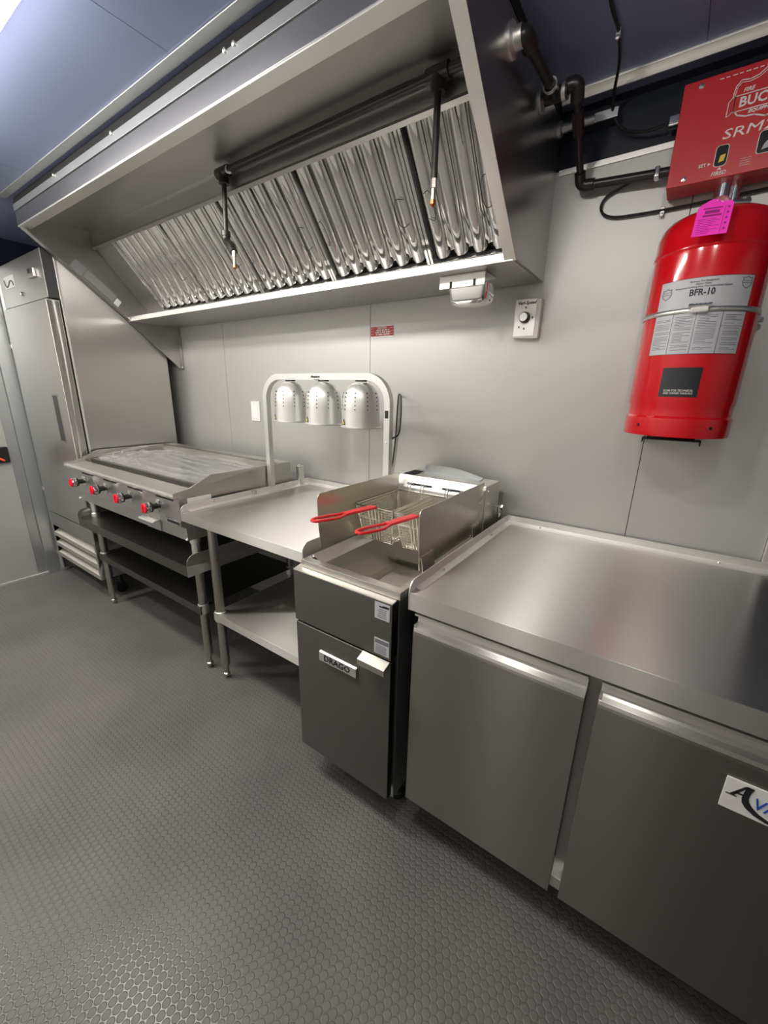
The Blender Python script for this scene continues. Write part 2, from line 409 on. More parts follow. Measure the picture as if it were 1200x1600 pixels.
# stickers on the inside of the left end panel
def sticker(name, y0, z0, ln, wd, m):
    d = Vector((0, 0.774 - 0.312, 1.783 - 2.156)).normalized(); n = Vector((0, -d.z, d.y))
    if n.z < 0: n = -n
    c = Vector((HX0 + 0.0085, y0, z0)); ps = [c, c + d * ln, c + d * ln + n * wd, c + n * wd]
    x = Vector((0.0012, 0, 0)); vs = ps + [p + x for p in ps]
    return MB().add(vs, [(0, 1, 2, 3), (7, 6, 5, 4), (0, 1, 5, 4), (1, 2, 6, 5), (2, 3, 7, 6), (3, 0, 4, 7)]).build(name, m, hood, smooth=False)
s1 = sticker('sticker', -0.590, 2.022, 0.062, 0.058, 'galv')
s1['label'] = 'small square grey sticker at the left end'
s2 = sticker('sticker', -0.530, 1.985, 0.175, 0.048, 'galv'); s2['label'] = 'long narrow data label at the left end'
s3 = sticker('sticker', -0.392, 1.870, 0.030, 0.040, 'white'); s3['label'] = 'small white and red sticker end'
# small clips holding the closure strip
for x in (-1.62, -1.08, -0.42, -0.38):
    MB().lathe([(0.007, 0), (0.006, -0.006), (0, -0.008)], (x, -0.786, 2.247), 'y', 10).build('strip_screw', 'satin', hood)
struct(MB().box(HX0 - 0.02, XR, -0.835, -0.800, ZC - 0.006, ZC, 0.002).build('trim_6', 'galv'))
struct(MB().box(HX0, HX1, -0.780, -0.02, 2.249, ZC - 0.002).build('hood_gap_shade', 'void', smooth=False))  # black block paints the shade in the gap above the hood

# ---------------------------------------------------------------- baffle filters
def filter_parts(root, x0, W, nb):
    """frame + baffles in the slanted filter plane, starting at x0"""
    f = MB(); f.add(*slab(x0, x0 + 0.010, 0, FL, -0.03, 0.003)); f.add(*slab(x0 + W - 0.010, x0 + W, 0, FL, -0.03, 0.003))
    f.add(*slab(x0, x0 + W, FL - 0.010, FL, -0.03, 0.004)); f.add(*slab(x0, x0 + W, 0, 0.008, -0.03, 0.004))
    f.build('frame', 'filter', root)
    MB().add(*slab(x0 + 0.009, x0 + W - 0.009, 0.004, FL - 0.004, -0.060, -0.054)).build('gap_shade', 'void', root)  # black sheet paints the dark depth behind the baffles
    p = (W - 0.024) / nb
    for i in range(nb):
        c = x0 + 0.012 + p * (i + 0.5); b = MB(); hw = p * 0.375; rows = []
        K = 12
        for k in range(K + 1):
            t = -1 + 2 * k / K; u = hw * math.sin(t * math.pi / 2); wv = -0.026 + 0.026 * (max(0.0, 1 - abs(math.sin(t * math.pi / 2)) ** 3.2) ** 0.5)
            rows.append((u, wv))
        for (lo_, hi_) in ((0.020, FL - 0.008),):
            vs = []; 
            for v in (lo_ - 0.0, lo_ + 0.012, (lo_ + hi_) / 2, hi_ - 0.05, hi_):
                taper = 1.0 if v > lo_ + 0.005 else 0.72
                bow = 0.0
                for u, wv in rows: vs.append(Vector((c + u * taper, 0, 0)) + FB + D * v + NRM * (wv + bow))
            nn = K + 1; fs = [(r * nn + k, r * nn + k + 1, (r + 1) * nn + k + 1, (r + 1) * nn + k) for r in range(4) for k in range(K)]
            b.add(vs, fs)
        # rear channel between two front ones
        if i < nb - 1:
            cc = c + p / 2; vs = []; K2 = 8
            for v in (0.024, FL - 0.008):
                for k in range(K2 + 1):
                    t = -1 + 2 * k / K2
                    vs.append(Vector((cc + p * 0.34 * t, 0, 0)) + FB + D * v + NRM * (-0.052 + 0.014 * t * t))
            nn = K2 + 1; b.add(vs, [(k, k + 1, nn + k + 1, nn + k) for k in range(K2)])
        b.build('baffle', 'filter', root, angle=60)
    for sx in (x0 + 0.035, x0 + W - 0.035):           # two folding wire handles
        s_ = 1 if sx < x0 + W / 2 else -1; v0 = FL * 0.46
        pts = [(sx, v0 - 0.035, 0.004), (sx + s_ * 0.022, v0 - 0.042, 0.012), (sx + s_ * 0.032, v0 - 0.028, 0.016), (sx + s_ * 0.034, v0, 0.017), (sx + s_ * 0.032, v0 + 0.028, 0.016), (sx + s_ * 0.022, v0 + 0.042, 0.012), (sx, v0 + 0.035, 0.004)]
        MB().tube(spline([Vector((a, 0, 0)) + FB + D * b_ + NRM * c_ for a, b_, c_ in pts], 5), 0.0012, 6).build('wire_handle', 'blackpipe', root)
XF = [-1.948, -1.486, -1.024, -0.562, -0.100]
lab = ['polished baffle filter at the far left end of the hood, next to the blank panel',
       'polished baffle filter behind the left hood nozzle, second from the left end',
       'polished baffle filter in the middle of the hood row',
       'polished baffle filter left of the narrow end filter, second from the right end']
for i in range(4):
    loc = (XF[i], FB.y, FB.z)
    if i == 0:
        f0 = thing('baffle_filter', lab[0], 'filter', loc, 'stainless baffle filters in the hood'); filter_parts(f0, XF[0] + 0.002, 0.458, 6)
    else: dup(f0, loc, lab[i])
f1 = thing('baffle_filter', 'narrow polished baffle filter at the right end of the hood behind the right nozzle', 'filter', (XF[4], FB.y, FB.z), 'stainless baffle filters in the hood')
filter_parts(f1, XF[4] + 0.002, 0.300, 4)

# ---------------------------------------------------------------- grease cup
gc = thing('grease_cup', 'small stainless grease cup hanging below the right end of the hood', 'grease cup', (0.06, -0.2, 1.74))
def cup_ring(x0, x1, y0, y1, z, r, n=5):
    out = []
    for cx, cy, a0 in ((x1 - r, y1 - r, 0), (x0 + r, y1 - r, 90), (x0 + r, y0 + r, 180), (x1 - r, y0 + r, 270)):
        for k in range(n + 1):
            a = math.radians(a0 + 90 * k / n); out.append((cx + r * math.cos(a), cy + r * math.sin(a), z))
    return out
c = MB(); rings = [cup_ring(-0.005, 0.142, -0.252, -0.150, 1.748, 0.02), cup_ring(0.0, 0.137, -0.247, -0.155, 1.705, 0.022), cup_ring(0.006, 0.131, -0.241, -0.161, 1.692, 0.026), cup_ring(0.022, 0.115, -0.225, -0.177, 1.688, 0.02)]
vs = [p for r in rings for p in r]; nn = len(rings[0])
fs = [(i * nn + k, i * nn + (k + 1) % nn, (i + 1) * nn + (k + 1) % nn, (i + 1) * nn + k) for i in range(3) for k in range(nn)] + [tuple(range(3 * nn, 4 * nn))]
c.add(vs, fs).build('cup', 'chrome', gc, angle=50)
br = MB(); br.box(-0.028, 0.138, -0.262, -0.257, 1.738, 1.780, 0.002); br.box(-0.020, 0.135, -0.262, -0.15, 1.7765, 1.7785)
br.build('bracket', 'satin', gc)
nt_ = MB()
for x in (0.012, 0.098): MB().box(x, x + 0.008, -0.2635, -0.262, 1.738, 1.758).build('bracket_slot', 'void', gc)

# ---------------------------------------------------------------- fire suppression piping
pp = thing('fire_pipe', 'black iron fire suppression pipe running through the hood and down to the red box', 'pipe', (0.3, -0.46, 2.2))
PY, PZ = -0.490, 2.192
MB().tube([(-0.90, PY, PZ), (0.262, PY, PZ)], 0.0135, 14).build('hood_pipe', 'blackpipe', pp)
for x in (-0.872, 0.060):
    t_ = MB(); t_.tube([(x - 0.032, PY, PZ), (x + 0.032, PY, PZ)], 0.0195, 14); t_.tube([(x, PY, PZ), (x, PY, PZ - 0.038)], 0.0195, 14)
    t_.build('tee_fitting', 'blackpipe', pp)
d1 = MB().tube([(0.060, PY, PZ - 0.03), (0.060, PY, 1.962)], 0.0095, 12).build('drop_pipe', 'blackpipe', pp)
def nozzle(p, axis, parent):
    p = Vector(p); a = Vector(axis).normalized(); b = MB()
    b.tube([p, p + a * 0.022], 0.0095, 6); b.tube([p + a * 0.022, p + a * 0.05], 0.0068, 12)
    nz_ = b.build('nozzle', 'leg', parent)
    MB().tube([p + a * 0.050, p + a * 0.060, p + a * 0.066], [0.0085, 0.0085, 0.003], 12).build('nozzle_cap', 'copper', nz_)
nozzle((0.060, PY, 1.962), (0, 0, -1), pp)
pts = [(-0.872, PY, PZ - 0.03), (-0.885, PY, 1.975)]
MB().tube(pts, 0.0095, 12).build('drop_pipe', 'blackpipe', pp)
e_ = MB(); e_.tube(fillet([(-0.885, PY, 1.990), (-0.885, PY, 1.960), (-0.838, PY - 0.012, 1.940), (-0.822, PY - 0.015, 1.912)], 0.015), 0.0150, 12)
e_.tube([(-0.885, PY, 1.997), (-0.885, PY, 1.980)], 0.0175, 12)
e_.build('elbow_fitting', 'blackpipe', pp)
nozzle((-0.822, PY - 0.015, 1.915), (0.05, -0.05, -1), pp)
MB().tube(spline([(-0.835, PY - 0.01, 2.20), (-0.822, PY - 0.025, 2.185), (-0.812, PY - 0.028, 2.170), (-0.785, PY - 0.03, 2.160)], 5), 0.004, 8).build('pipe_clip', 'satin', pp)
# outside run: hood end -> elbow -> back -> tee -> down -> along the wall to the box
o_ = MB(); o_.lathe([(0.034, 0), (0.034, 0.006), (0.022, 0.010), (0.022, 0.028)], (HX1, PY, PZ), 'x', 20); o_.build('wall_flange', 'satin', pp)
o_ = MB(); o_.tube(fillet([(0.262, PY, PZ), (0.284, PY, PZ), (0.284, PY + 0.04, PZ)], 0.02), 0.020, 16); o_.build('elbow_fitting', 'blackpipe', pp)
MB().tube([(0.284, PY + 0.03, PZ), (0.290, -0.255, PZ + 0.006)], 0.0125, 14).build('outer_pipe', 'blackpipe', pp)
o_ = MB(); o_.tube([(0.262, -0.235, PZ + 0.006), (0.325, -0.235, PZ + 0.006)], 0.019, 16); o_.tube([(0.290, -0.275, PZ + 0.006), (0.290, -0.235, PZ + 0.006)], 0.017, 14); o_.build('tee_fitting', 'blackpipe', pp)
MB().lathe([(0.0150, -0.004), (0.0185, -0.004), (0.0185, 0.004), (0.0150, 0.004)], (0.288, -0.280, PZ + 0.006), 'y', 18).build('collar', 'satin', pp)
MB().lathe([(0.0150, -0.005), (0.0205, -0.005), (0.0205, 0.005), (0.0150, 0.005)], (0.315, -0.235, PZ + 0.006), 'x', 18).build('collar', 'satin', pp)
MB().lathe([(0.030, 0), (0.030, 0.006), (0.020, 0.012)], (HX1, -0.235, PZ + 0.006), 'x', 18).build('wall_flange', 'galv', pp)
MB().tube(fillet([(0.320, -0.235, 2.208), (0.348, -0.235, 2.208), (0.346, -0.210, 2.175)], 0.02), 0.018, 14).build('elbow_fitting', 'blackpipe', pp)
dp = MB(); dp.tube([(0.346, -0.212, 2.178), (0.345, -0.055, 2.052)], 0.0105, 12)
dp.build('down_pipe', 'blackpipe', pp)
MB().tube([(0.346, -0.192, 2.162), (0.3455, -0.150, 2.128)], 0.0165, 8).build('union_fitting', 'blackpipe', pp)
MB().tube(fillet([(0.345, -0.070, 2.064), (0.345, -0.045, 2.038), (0.385, -0.045, 2.034)], 0.02), 0.0165, 14).build('elbow_fitting', 'blackpipe', pp)
MB().tube([(0.380, -0.045, 2.034), (0.592, -0.045, 2.020)], 0.0125, 12).build('wall_pipe', 'blackpipe', pp)
MB().box(0.548, 0.562, -0.062, -0.028, 2.009, 2.037, 0.004).build('connector', 'chrome', pp)
# galvanised strap conduit stub behind the pipe
gs = thing('conduit_stub', 'short galvanised strap conduit leaving the hood across the dark band', 'conduit', (0.25, -0.03, 2.2))
MB().tube([(0.254, -0.03, 2.214), (0.360, -0.03, 2.214)], 0.0115, 12).build('pipe', 'galv', gs)
MB().box(0.355, 0.422, -0.036, -0.030, 2.202, 2.226, 0.001).build('strap', 'galv', gs)
MB().lathe([(0.022, 0), (0.022, 0.010), (0.014, 0.014), (0.014, 0.03)], (HX1, -0.03, 2.214), 'x', 18).build('flange', 'galv', gs)
# control cables
def cable(name, label, pts, r, m='black', clips=()):
    t = thing(name, label, 'cable', pts[0]); MB().tube(spline(pts, 10), r, 8).build('cable', m, t)
    for c_ in clips:
        c_ = Vector(c_); b = MB(); b.box(c_.x - 0.006, c_.x + 0.006, c_.y - 0.004, c_.y + 0.004, c_.z - 0.012, c_.z + 0.009, 0.002); b.lathe([(0.006, 0), (0.005, -0.004), (0, -0.005)], (c_.x, c_.y - 0.003, c_.z - 0.012), 'y', 10)
        b.build('clip', 'galv', t)
    return t
cable('control_cable', 'thin black cable dropping from the ceiling into the red box', [(0.432, -0.60, 2.272), (0.431, -0.354, 2.272), (0.437, -0.257, 2.270), (0.430, -0.16, 2.262), (0.410, -0.07, 2.245), (0.408, -0.03, 2.215), (0.430, -0.02, 2.180), (0.465, -0.02, 2.158), (0.51, -0.025, 2.146), (0.55, -0.03, 2.146)], 0.0042, clips=[(0.437, -0.257, 2.268)])
cable('control_cable', 'thin black cable looping on the wall beneath the red box', [(0.548, -0.02, 2.030), (0.50, -0.012, 2.032), (0.455, -0.012, 2.018), (0.422, -0.012, 2.004), (0.409, -0.012, 1.982), (0.418, -0.012, 1.958), (0.448, -0.012, 1.943), (0.50, -0.012, 1.938), (0.60, -0.012, 1.936), (0.72, -0.012, 1.938), (0.95, -0.012, 1.945)], 0.0038, clips=[(0.583, -0.010, 1.936)])

# ================================================================= RED CONTROL BOX
BX0, BX1, BZ0, BZ1, BY = 0.589, 0.935, 1.958, 2.192, -0.100
rb = thing('fire_control_box', 'red metal fire suppression control box mounted high on the wall', 'control box', (0.76, 0, 1.958))
MB().box(BX0, BX1, BY, -0.012, BZ0, BZ1, 0.003).build('housing', 'redbox', rb)
MB().box(0.560, 0.592, -0.045, -0.015, 2.134, 2.158, 0.004).build('connector', 'chrome', rb)
sw = MB()
for x, z in ((0.628, 1.972), (0.628, 2.176), (0.90, 1.972), (0.90, 2.176)): MB().lathe([(0.0065, 0), (0.006, -0.003), (0, -0.004)], (x, BY, z), 'y', 12).build('screw', 'chrome', rb)
def slot(x0, x1, z0, z1, r=0.008):
    ps = [(a, b) for a, b, _ in [(p[0], p[1], 0) for p in cup_ring(x0, x1, z0, z1, 0, r)]]
    return ps
wn = MB().prism(slot(0.688, 0.716, 1.984, 2.032), 'y', BY - 0.0012, BY + 0.001).build('indicator_window', 'paper_bright', rb)
MB().prism(slot(0.6895, 0.7145, 1.9855, 2.0305, 0.007), 'y', BY - 0.0022, BY - 0.001).build('glass', 'glass_dark', wn)
MB().prism([(0.700, 2.008), (0.711, 2.010), (0.709, 1.995), (0.698, 1.993)], 'y', BY - 0.0034, BY - 0.002).build('pointer', 'yellow', wn)
wn = MB().prism(slot(0.772, 0.830, 1.992, 2.042), 'y', BY - 0.0012, BY + 0.001).build('indicator_window', 'paper_bright', rb)
MB().prism(slot(0.7735, 0.8285, 1.9935, 2.0405, 0.007), 'y', BY - 0.0022, BY - 0.001).build('glass', 'glass_dark', wn)
MB().prism([(0.782, 2.000), (0.802, 2.004), (0.798, 2.026), (0.786, 2.012)], 'y', BY - 0.0034, BY - 0.002).build('gauge', 'paper', wn)
YT = BY - 0.0008
text('lettering', 'SRM2-M', 0.030, (0.770, YT, 2.0530), 'whiteink', rb, width=0.150, shear=0.12)
text('lettering', 'FIRE', 0.0115, (0.730, YT, 2.1395), 'whiteink', rb, shear=0.2, bold=0.0003)
text('lettering', 'BUCKEYE', 0.029, (0.775, YT, 2.115), 'whiteink', rb, width=0.118, bold=0.0007)
text('lettering', 'EQUIPMENT', 0.0095, (0.768, YT, 2.0915), 'whiteink', rb, width=0.062, shear=0.2, bold=0.0004)
text('lettering', 'SET', 0.0105, (0.664, YT, 1.994), 'whiteink', rb, bold=0.0002)
text('lettering', 'FIRED', 0.0125, (0.703, YT, 1.969), 'whiteink', rb, bold=0.0002, shear=0.2)
tr = MB(); tr.prism([(0.676, 1.998), (0.676, 1.990), (0.682, 1.994)], 'y', YT - 0.0006, YT); tr.prism([(0.698, 1.977), (0.708, 1.977), (0.703, 1.983)], 'y', YT - 0.0006, YT); tr.build('arrow_mark', 'whiteink', rb)
# crest outline with a ribbon
def outline(pts, wd, y, closed=True):
    mb = MB(); n = len(pts)
    for i in range(n if closed else n - 1):
        a = Vector((pts[i][0], pts[i][1])); b = Vector((pts[(i + 1) % n][0], pts[(i + 1) % n][1])); d = (b - a)
        if d.length < 1e-6: continue
        q = Vector((-d.y, d.x)).normalized() * wd / 2; e = d.normalized() * wd * 0.3
        c4 = [a + q - e, b + q + e, b - q + e, a - q - e]
        mb.prism([(c[0], c[1]) for c in c4], 'y', y - 0.0006, y)
    return mb
top = [(0.700, 2.129), (0.703, 2.152), (0.712, 2.163), (0.728, 2.160), (0.745, 2.164), (0.760, 2.176), (0.775, 2.170)]
mir = lambda p: (1.550 - p[0], p[1])
ln = outline(top + [mir(p) for p in reversed(top[:-1])], 0.0022, YT, False)
top2 = [(0.704, 2.130), (0.7065, 2.150), (0.7135, 2.158), (0.728, 2.155), (0.746, 2.159), (0.761, 2.170), (0.775, 2.165)]
ln.add(*(lambda q: (q.v, q.f))(outline(top2 + [mir(p) for p in reversed(top2[:-1])], 0.0014, YT, False)))
bot = [(0.710, 2.098), (0.717, 2.089), (0.735, 2.083), (0.752, 2.082), (0.775, 2.073)]
ln.add(*(lambda q: (q.v, q.f))(outline(bot + [mir(p) for p in reversed(bot[:-1])], 0.0030, YT, False)))
ln.add(*(lambda q: (q.v, q.f))(outline([(0.706, 2.131), (0.844, 2.131), (0.844, 2.098), (0.706, 2.098)], 0.0020, YT)))
ln.add(*(lambda q: (q.v, q.f))(outline([(0.700, 2.129), (0.706, 2.131), (0.706, 2.101), (0.700, 2.094), (0.694, 2.092), (0.694, 2.122)], 0.0018, YT)))
ln.build('crest_emblem', 'whiteink', rb, smooth=False)
fpz = MB()
for k in range(16): fpz.box(0.665 + k * 0.013, 0.665 + k * 0.013 + rnd.uniform(0.007, 0.011), YT - 0.0006, YT, 2.1775, 2.1795)
for j in range(4): fpz.box(0.744, 0.744 + 0.022, YT - 0.0006, YT, 1.990 - j * 0.005, 1.991 - j * 0.005)
fpz.build('fine_print', 'whiteink', rb, smooth=False)
# chrome valve under the box
vv = thing('release_valve', 'chrome valve and seal between the red box and the red cylinder', 'valve', (0.725, -0.06, 1.85))
b = MB(); b.tube([(0.722, -0.06, 1.958), (0.722, -0.06, 1.90)], 0.020, 16); b.tube([(0.748, -0.055, 1.958), (0.750, -0.058, 1.88)], 0.0125, 12); b.tube([(0.722, -0.06, 1.90), (0.735, -0.06, 1.80)], 0.016, 14)
b.build('valve_body', 'chrome', vv)
b = MB(); b.tube([(0.748, -0.10, 1.893), (0.785, -0.09, 1.890)], 0.009, 10); b.tube([(0.775, -0.085, 1.905), (0.775, -0.085, 1.855)], 0.010, 8); b.tube([(0.757, -0.09, 1.872), (0.757, -0.09, 1.83)], 0.012, 12)
b.build('fitting', 'chrome', vv)
b = MB(); b.lathe([(0, -0.012), (0.010, -0.012), (0.012, -0.006), (0.020, -0.010), (0.024, -0.006), (0.024, 0.004), (0, 0.006)], (0.722, -0.115, 1.885), 'y', 24)
o = b.build('round_seal', mat('pink_clear_seal', (0.62, 0.30, 0.33), 0.3, 0.25), vv)
tg = thing('inspection_tag', 'bright pink paper inspection tag hanging in front of the red cylinder', 'tag', (0.735, -0.31, 1.80))
TGR = Matrix.Translation((0.714, -0.300, 1.805)) @ Matrix.Rotation(math.radians(-14), 4, 'X') @ Matrix.Rotation(math.radians(2), 4, 'Y')
tp = [(-0.034, -0.038), (0.034, -0.038), (0.034, 0.030), (0.028, 0.036), (0.010, 0.036), (0.003, 0.043), (-0.010, 0.044), (-0.028, 0.034), (-0.034, 0.026)]
MB().prism(tp, 'y', -0.0003, 0.0003).build('paper', 'pink', tg, smooth=False, xf=TGR)
b = MB(); b.box(-0.022, 0.014, -0.0009, -0.0003, 0.022, 0.025); b.box(-0.018, 0.010, -0.0009, -0.0003, 0.012, 0.019); b.box(-0.021, 0.015, -0.0009, -0.0003, 0.005, 0.009)
for j in range(9):
    b.box(-0.028, -0.028 + rnd.uniform(0.022, 0.044), -0.0009, -0.0003, -0.001 - j * 0.004, -0.0002 - j * 0.004)
b.box(0.019, 0.0197, -0.0009, -0.0003, -0.034, 0.026)
for j in range(5): b.box(0.024, 0.028, -0.0009, -0.0003, 0.020 - j * 0.012, 0.024 - j * 0.012)
b.build('print', 'pinkink', tg, smooth=False, xf=TGR)
MB().tube(spline([(0.716, -0.296, 1.842), (0.718, -0.24, 1.862), (0.722, -0.16, 1.872), (0.724, -0.09, 1.880)], 6), 0.001, 6).build('string', 'white', tg)

# ================================================================= RED CYLINDER
CX, CY, CR = 0.729, -0.152, 0.1290
cy_ = thing('fire_cylinder', 'large glossy red fire suppression cylinder strapped to the wall under the red box', 'fire cylinder', (CX, CY, 1.285))
pf = [(0, 1.300), (0.105, 1.300), (0.113, 1.296), (0.118, 1.290), (0.1285, 1.290), (0.1300, 1.295), (0.1300, 1.340), (0.1265, 1.346), (0.1265, 1.372), (0.1290, 1.378), (0.1290, 1.745), (0.1285, 1.752), (0.1312, 1.757), (0.1312, 1.762), (0.1290, 1.768),
      (0.1288, 1.800), (0.1230, 1.822), (0.112, 1.836), (0.095, 1.845), (0.05, 1.852), (0, 1.854)]
MB().lathe([(r * CR / 0.129, z) for r, z in pf], (CX, CY, 0), 'z', 96).build('shell', 'red', cy_, angle=28)
hl = MB()
for a in (-132, -52):
    a = math.radians(a); hl = MB(); hl.cyl((CX + math.cos(a) * (CR - 0.002), CY + math.sin(a) * (CR - 0.002), 1.318), (CX + math.cos(a) * (CR + 0.0018), CY + math.sin(a) * (CR + 0.0018), 1.318), 0.0045, 14)
    hl.build('bolt_hole', 'void', cy_)
def wrap(mb, r):
    """bends flat x (arc length from front), z shapes round the cylinder; y is the height off the shell"""
    out = MB(); out.f = mb.f
    for v in mb.v:
        a = -math.pi / 2 + v.x / CR; rr = r - v.y; out.v.append(Vector((CX + math.cos(a) * rr, CY + math.sin(a) * rr, v.z)))
    return out
def curved(x0, x1, z0, z1, y0, y1, n=24):
    mb = MB(); vs = []
    for i in range(n + 1):
        x = x0 + (x1 - x0) * i / n
        vs += [(x, y0, z0), (x, y0, z1), (x, y1, z1), (x, y1, z0)]
    fs = [(4 * i + k, 4 * i + (k + 1) % 4, 4 * i + 4 + (k + 1) % 4, 4 * i + 4 + k) for i in range(n) for k in range(4)] + [(0, 1, 2, 3), (4 * n + 3, 4 * n + 2, 4 * n + 1, 4 * n)]
    return mb.add(vs, fs)
LX0, LX1, LZ0, LZ1 = -0.104, 0.104, 1.506, 1.684
brd = wrap(curved(LX0 - 0.0012, LX1 + 0.0012, LZ0 - 0.0012, LZ1 + 0.0012, -0.0004, 0.0002), CR).build('data_label', 'ink', cy_)
lb = wrap(curved(LX0, LX1, LZ0, LZ1, -0.0008, -0.0003), CR).build('label_face', 'paper', brd)
def wtext(body, size, x, z, width, m='ink', **k):
    vs, fs = text_mb(body, size, extrude=0.0003, **k); xs = [v.x for v in vs]; f = width / (max(xs) - min(xs)); mb = MB()
    mb.add([(x + v.x * f, -0.0012 - v.z * 0.5, z + v.y) for v in vs], fs)
    wrap(mb, CR).build('lettering', m, cy_, smooth=False)
wtext('BFR-10', 0.021, -0.004, 1.650, 0.052, bold=0.0006)
wtext('Buckeye Fire Equipment', 0.0065, -0.004, 1.676, 0.058)
wtext('Kitchen Mister', 0.0065, -0.004, 1.6695, 0.032)
wtext('Restaurant Cooking Area Fire Suppression System', 0.0065, -0.004, 1.6635, 0.118)
fp_ = MB()
for x, wd in ((-0.103, 0.048), (-0.054, 0.048), (-0.005, 0.050), (0.052, 0.050)):
    for j in range(22):
        if rnd.random() < 0.12 or (x > 0.05 and j in (6, 7)): continue
        z = 1.595 - j * 0.0038
        for q in curved(x + 0.005, x + 0.005 + (wd - 0.010) * rnd.choice((1, 1, 1, 0.6)), z, z + 0.0012, -0.0011, -0.0007, 4).v: pass
        c4 = curved(x + 0.005, x + 0.005 + (wd - 0.010) * rnd.choice((1, 1, 1, 0.6)), z, z + 0.0012, -0.0011, -0.0007, 4); fp_.add(c4.v, c4.f)
wrap(fp_, CR).build('fine_print', 'greyink', cy_, smooth=False)
fl = MB()
for a in ((LX0, LX1, 1.6035, 1.6043), (0.049, LX1, 1.570, 1.5708)): c4 = curved(*a, -0.0012, -0.0007); fl.add(c4.v, c4.f)
for x in (-0.056, -0.006, 0.049): c4 = curved(x, x + 0.0008, LZ0, 1.604, -0.0012, -0.0007, 1); fl.add(c4.v, c4.f)
wrap(fl, CR).build('label_rules', 'ink', cy_, smooth=False)
def crest(x, z, s):
    ps = [(-1, .9), (-.5, .8), (0, 1.1), (.5, .8), (1, .9), (.85, .4), (1.1, .1), (.8, -.6), (0, -1.1), (-.8, -.6), (-1.1, .1), (-.85, .4)]
    mb = MB()
    for i in range(len(ps)):
        a = Vector(ps[i]) * s; b = Vector(ps[(i + 1) % len(ps)]) * s; d = (b - a).normalized(); q = Vector((-d.y, d.x)) * 0.0009
        mb.add([(x + p.x, yy, z + p.y) for yy in (-0.0012, -0.0007) for p in (a + q, b + q, b - q, a - q)], [(0, 1, 2, 3), (7, 6, 5, 4), (0, 1, 5, 4), (1, 2, 6, 5), (2, 3, 7, 6), (3, 0, 4, 7)])
    for zz in (0.25, -0.15):
        c4 = curved(x - s * 0.9, x + s * 0.9, z + zz * s, z + zz * s + 0.0012, -0.0012, -0.0007, 3); mb.add(c4.v, c4.f)
    wrap(mb, CR).build('crest_emblem', 'greyink', cy_, smooth=False)
crest(-0.084, 1.655, 0.012); crest(0.088, 1.668, 0.012)
bl = wrap(curved(-0.054, 0.034, 1.397, 1.472, -0.0007, 0.0002), CR).build('black_label', 'ink', cy_)
def wt2(body, size, x, z, width):
    vs, fs = text_mb(body, size, extrude=0.0003); xs = [v.x for v in vs]; f = width / (max(xs) - min(xs)); mb = MB()
    mb.add([(x + v.x * f, -0.0012 - v.z * 0.5, z + v.y) for v in vs], fs); wrap(mb, CR).build('lettering', 'whiteink', cy_, smooth=False)
wt2('SCAN FOR TECHNICAL', 0.0075, -0.010, 1.4135, 0.066); wt2('AND OWNER MANUALS', 0.0075, -0.010, 1.4065, 0.066)
# worm-drive strap
st = thing('cylinder_strap', 'stainless steel band clamp holding the red cylinder to the wall', 'strap', (CX, -0.02, 1.6))
b = MB(); n = 60; vs = []; 
pth = []
for i in range(n + 1):
    a = math.radians(-205 + 230 * i / n); pth.append((CX + math.cos(a) * (CR + 0.0018), CY + math.sin(a) * (CR + 0.0018)))
pth = [(CX - 0.105, -0.004)] + pth + [(CX + 0.150, -0.035), (CX + 0.12, -0.004)]
for x, y in pth:
    zz = 1.610 - 0.018 * (x - CX) / CR * 0
    for k, (dr_, dz) in enumerate(((0, -0.006), (0, 0.006))): vs.append((x, y, zz + dz))
b.add(vs, [(2 * i, 2 * i + 1, 2 * i + 3, 2 * i + 2) for i in range(len(pth) - 1)])
so = b.build('band', 'satin', st)
sm = so.modifiers.new('thickness', 'SOLIDIFY'); sm.thickness = 0.0014; sm.offset = 0
b = MB(); b.box(CX - 0.020, CX + 0.018, CY - CR - 0.012, CY - CR - 0.002, 1.602, 1.620, 0.003); b.tube([(CX - 0.026, CY - CR - 0.009, 1.6185), (CX + 0.022, CY - CR - 0.009, 1.6185)], 0.0055, 10)
b.build('screw_housing', 'chrome', st)
bk = thing('cylinder_bracket', 'thin black bracket sticking out below the red cylinder', 'bracket', (CX, 0, 1.27))
b = MB(); b.box(0.648, 0.806, -0.055, -0.004, 1.262, 1.266); b.box(0.648, 0.650, -0.055, -0.004, 1.252, 1.266); b.box(0.804, 0.806, -0.055, -0.004, 1.250, 1.266); b.box(0.66, 0.79, -0.022, -0.004, 1.266, 1.300)
b.build('bracket_plate', 'void', bk)

# ================================================================= WALL PLATES
vp = thing('fan_speed_switch', 'white fan speed dial plate on the wall right of the hood', 'switch', (0.212, 0, 1.66))
MB().prism([(0.166, 1.597), (0.262, 1.592), (0.262, 1.728), (0.166, 1.732)], 'y', -0.028, -0.0, 0.006).build('wall_box', 'white', vp)
MB().box(0.172, 0.246, -0.0305, -0.026, 1.602, 1.727, 0.0015).build('face_plate', 'satin', vp)
text('lettering', 'Vari-Speed', 0.0150, (0.211, -0.0312, 1.714), 'ink', vp, width=0.066, shear=0.25, bold=0.0003)
kb = MB(); kb.lathe([(0.0195, 0), (0.0195, -0.006), (0.0160, -0.020), (0, -0.021)], (0.209, -0.031, 1.665), 'y', 28); ko = kb.build('dial_knob', 'black', vp)
MB().lathe([(0.0145, 0), (0.0140, -0.001), (0, -0.0012)], (0.209, -0.0518, 1.665), 'y', 28).build('knob_face', 'chrome', ko)
b = MB()
for x, z in ((0.209, 1.699), (0.209, 1.628), (0.190, 1.634), (0.236, 1.664)): b.box(x - 0.003, x + 0.003, -0.0312, -0.0305, z - 0.0035, z + 0.0035)
b.build('scale_mark', 'greyink', vp)
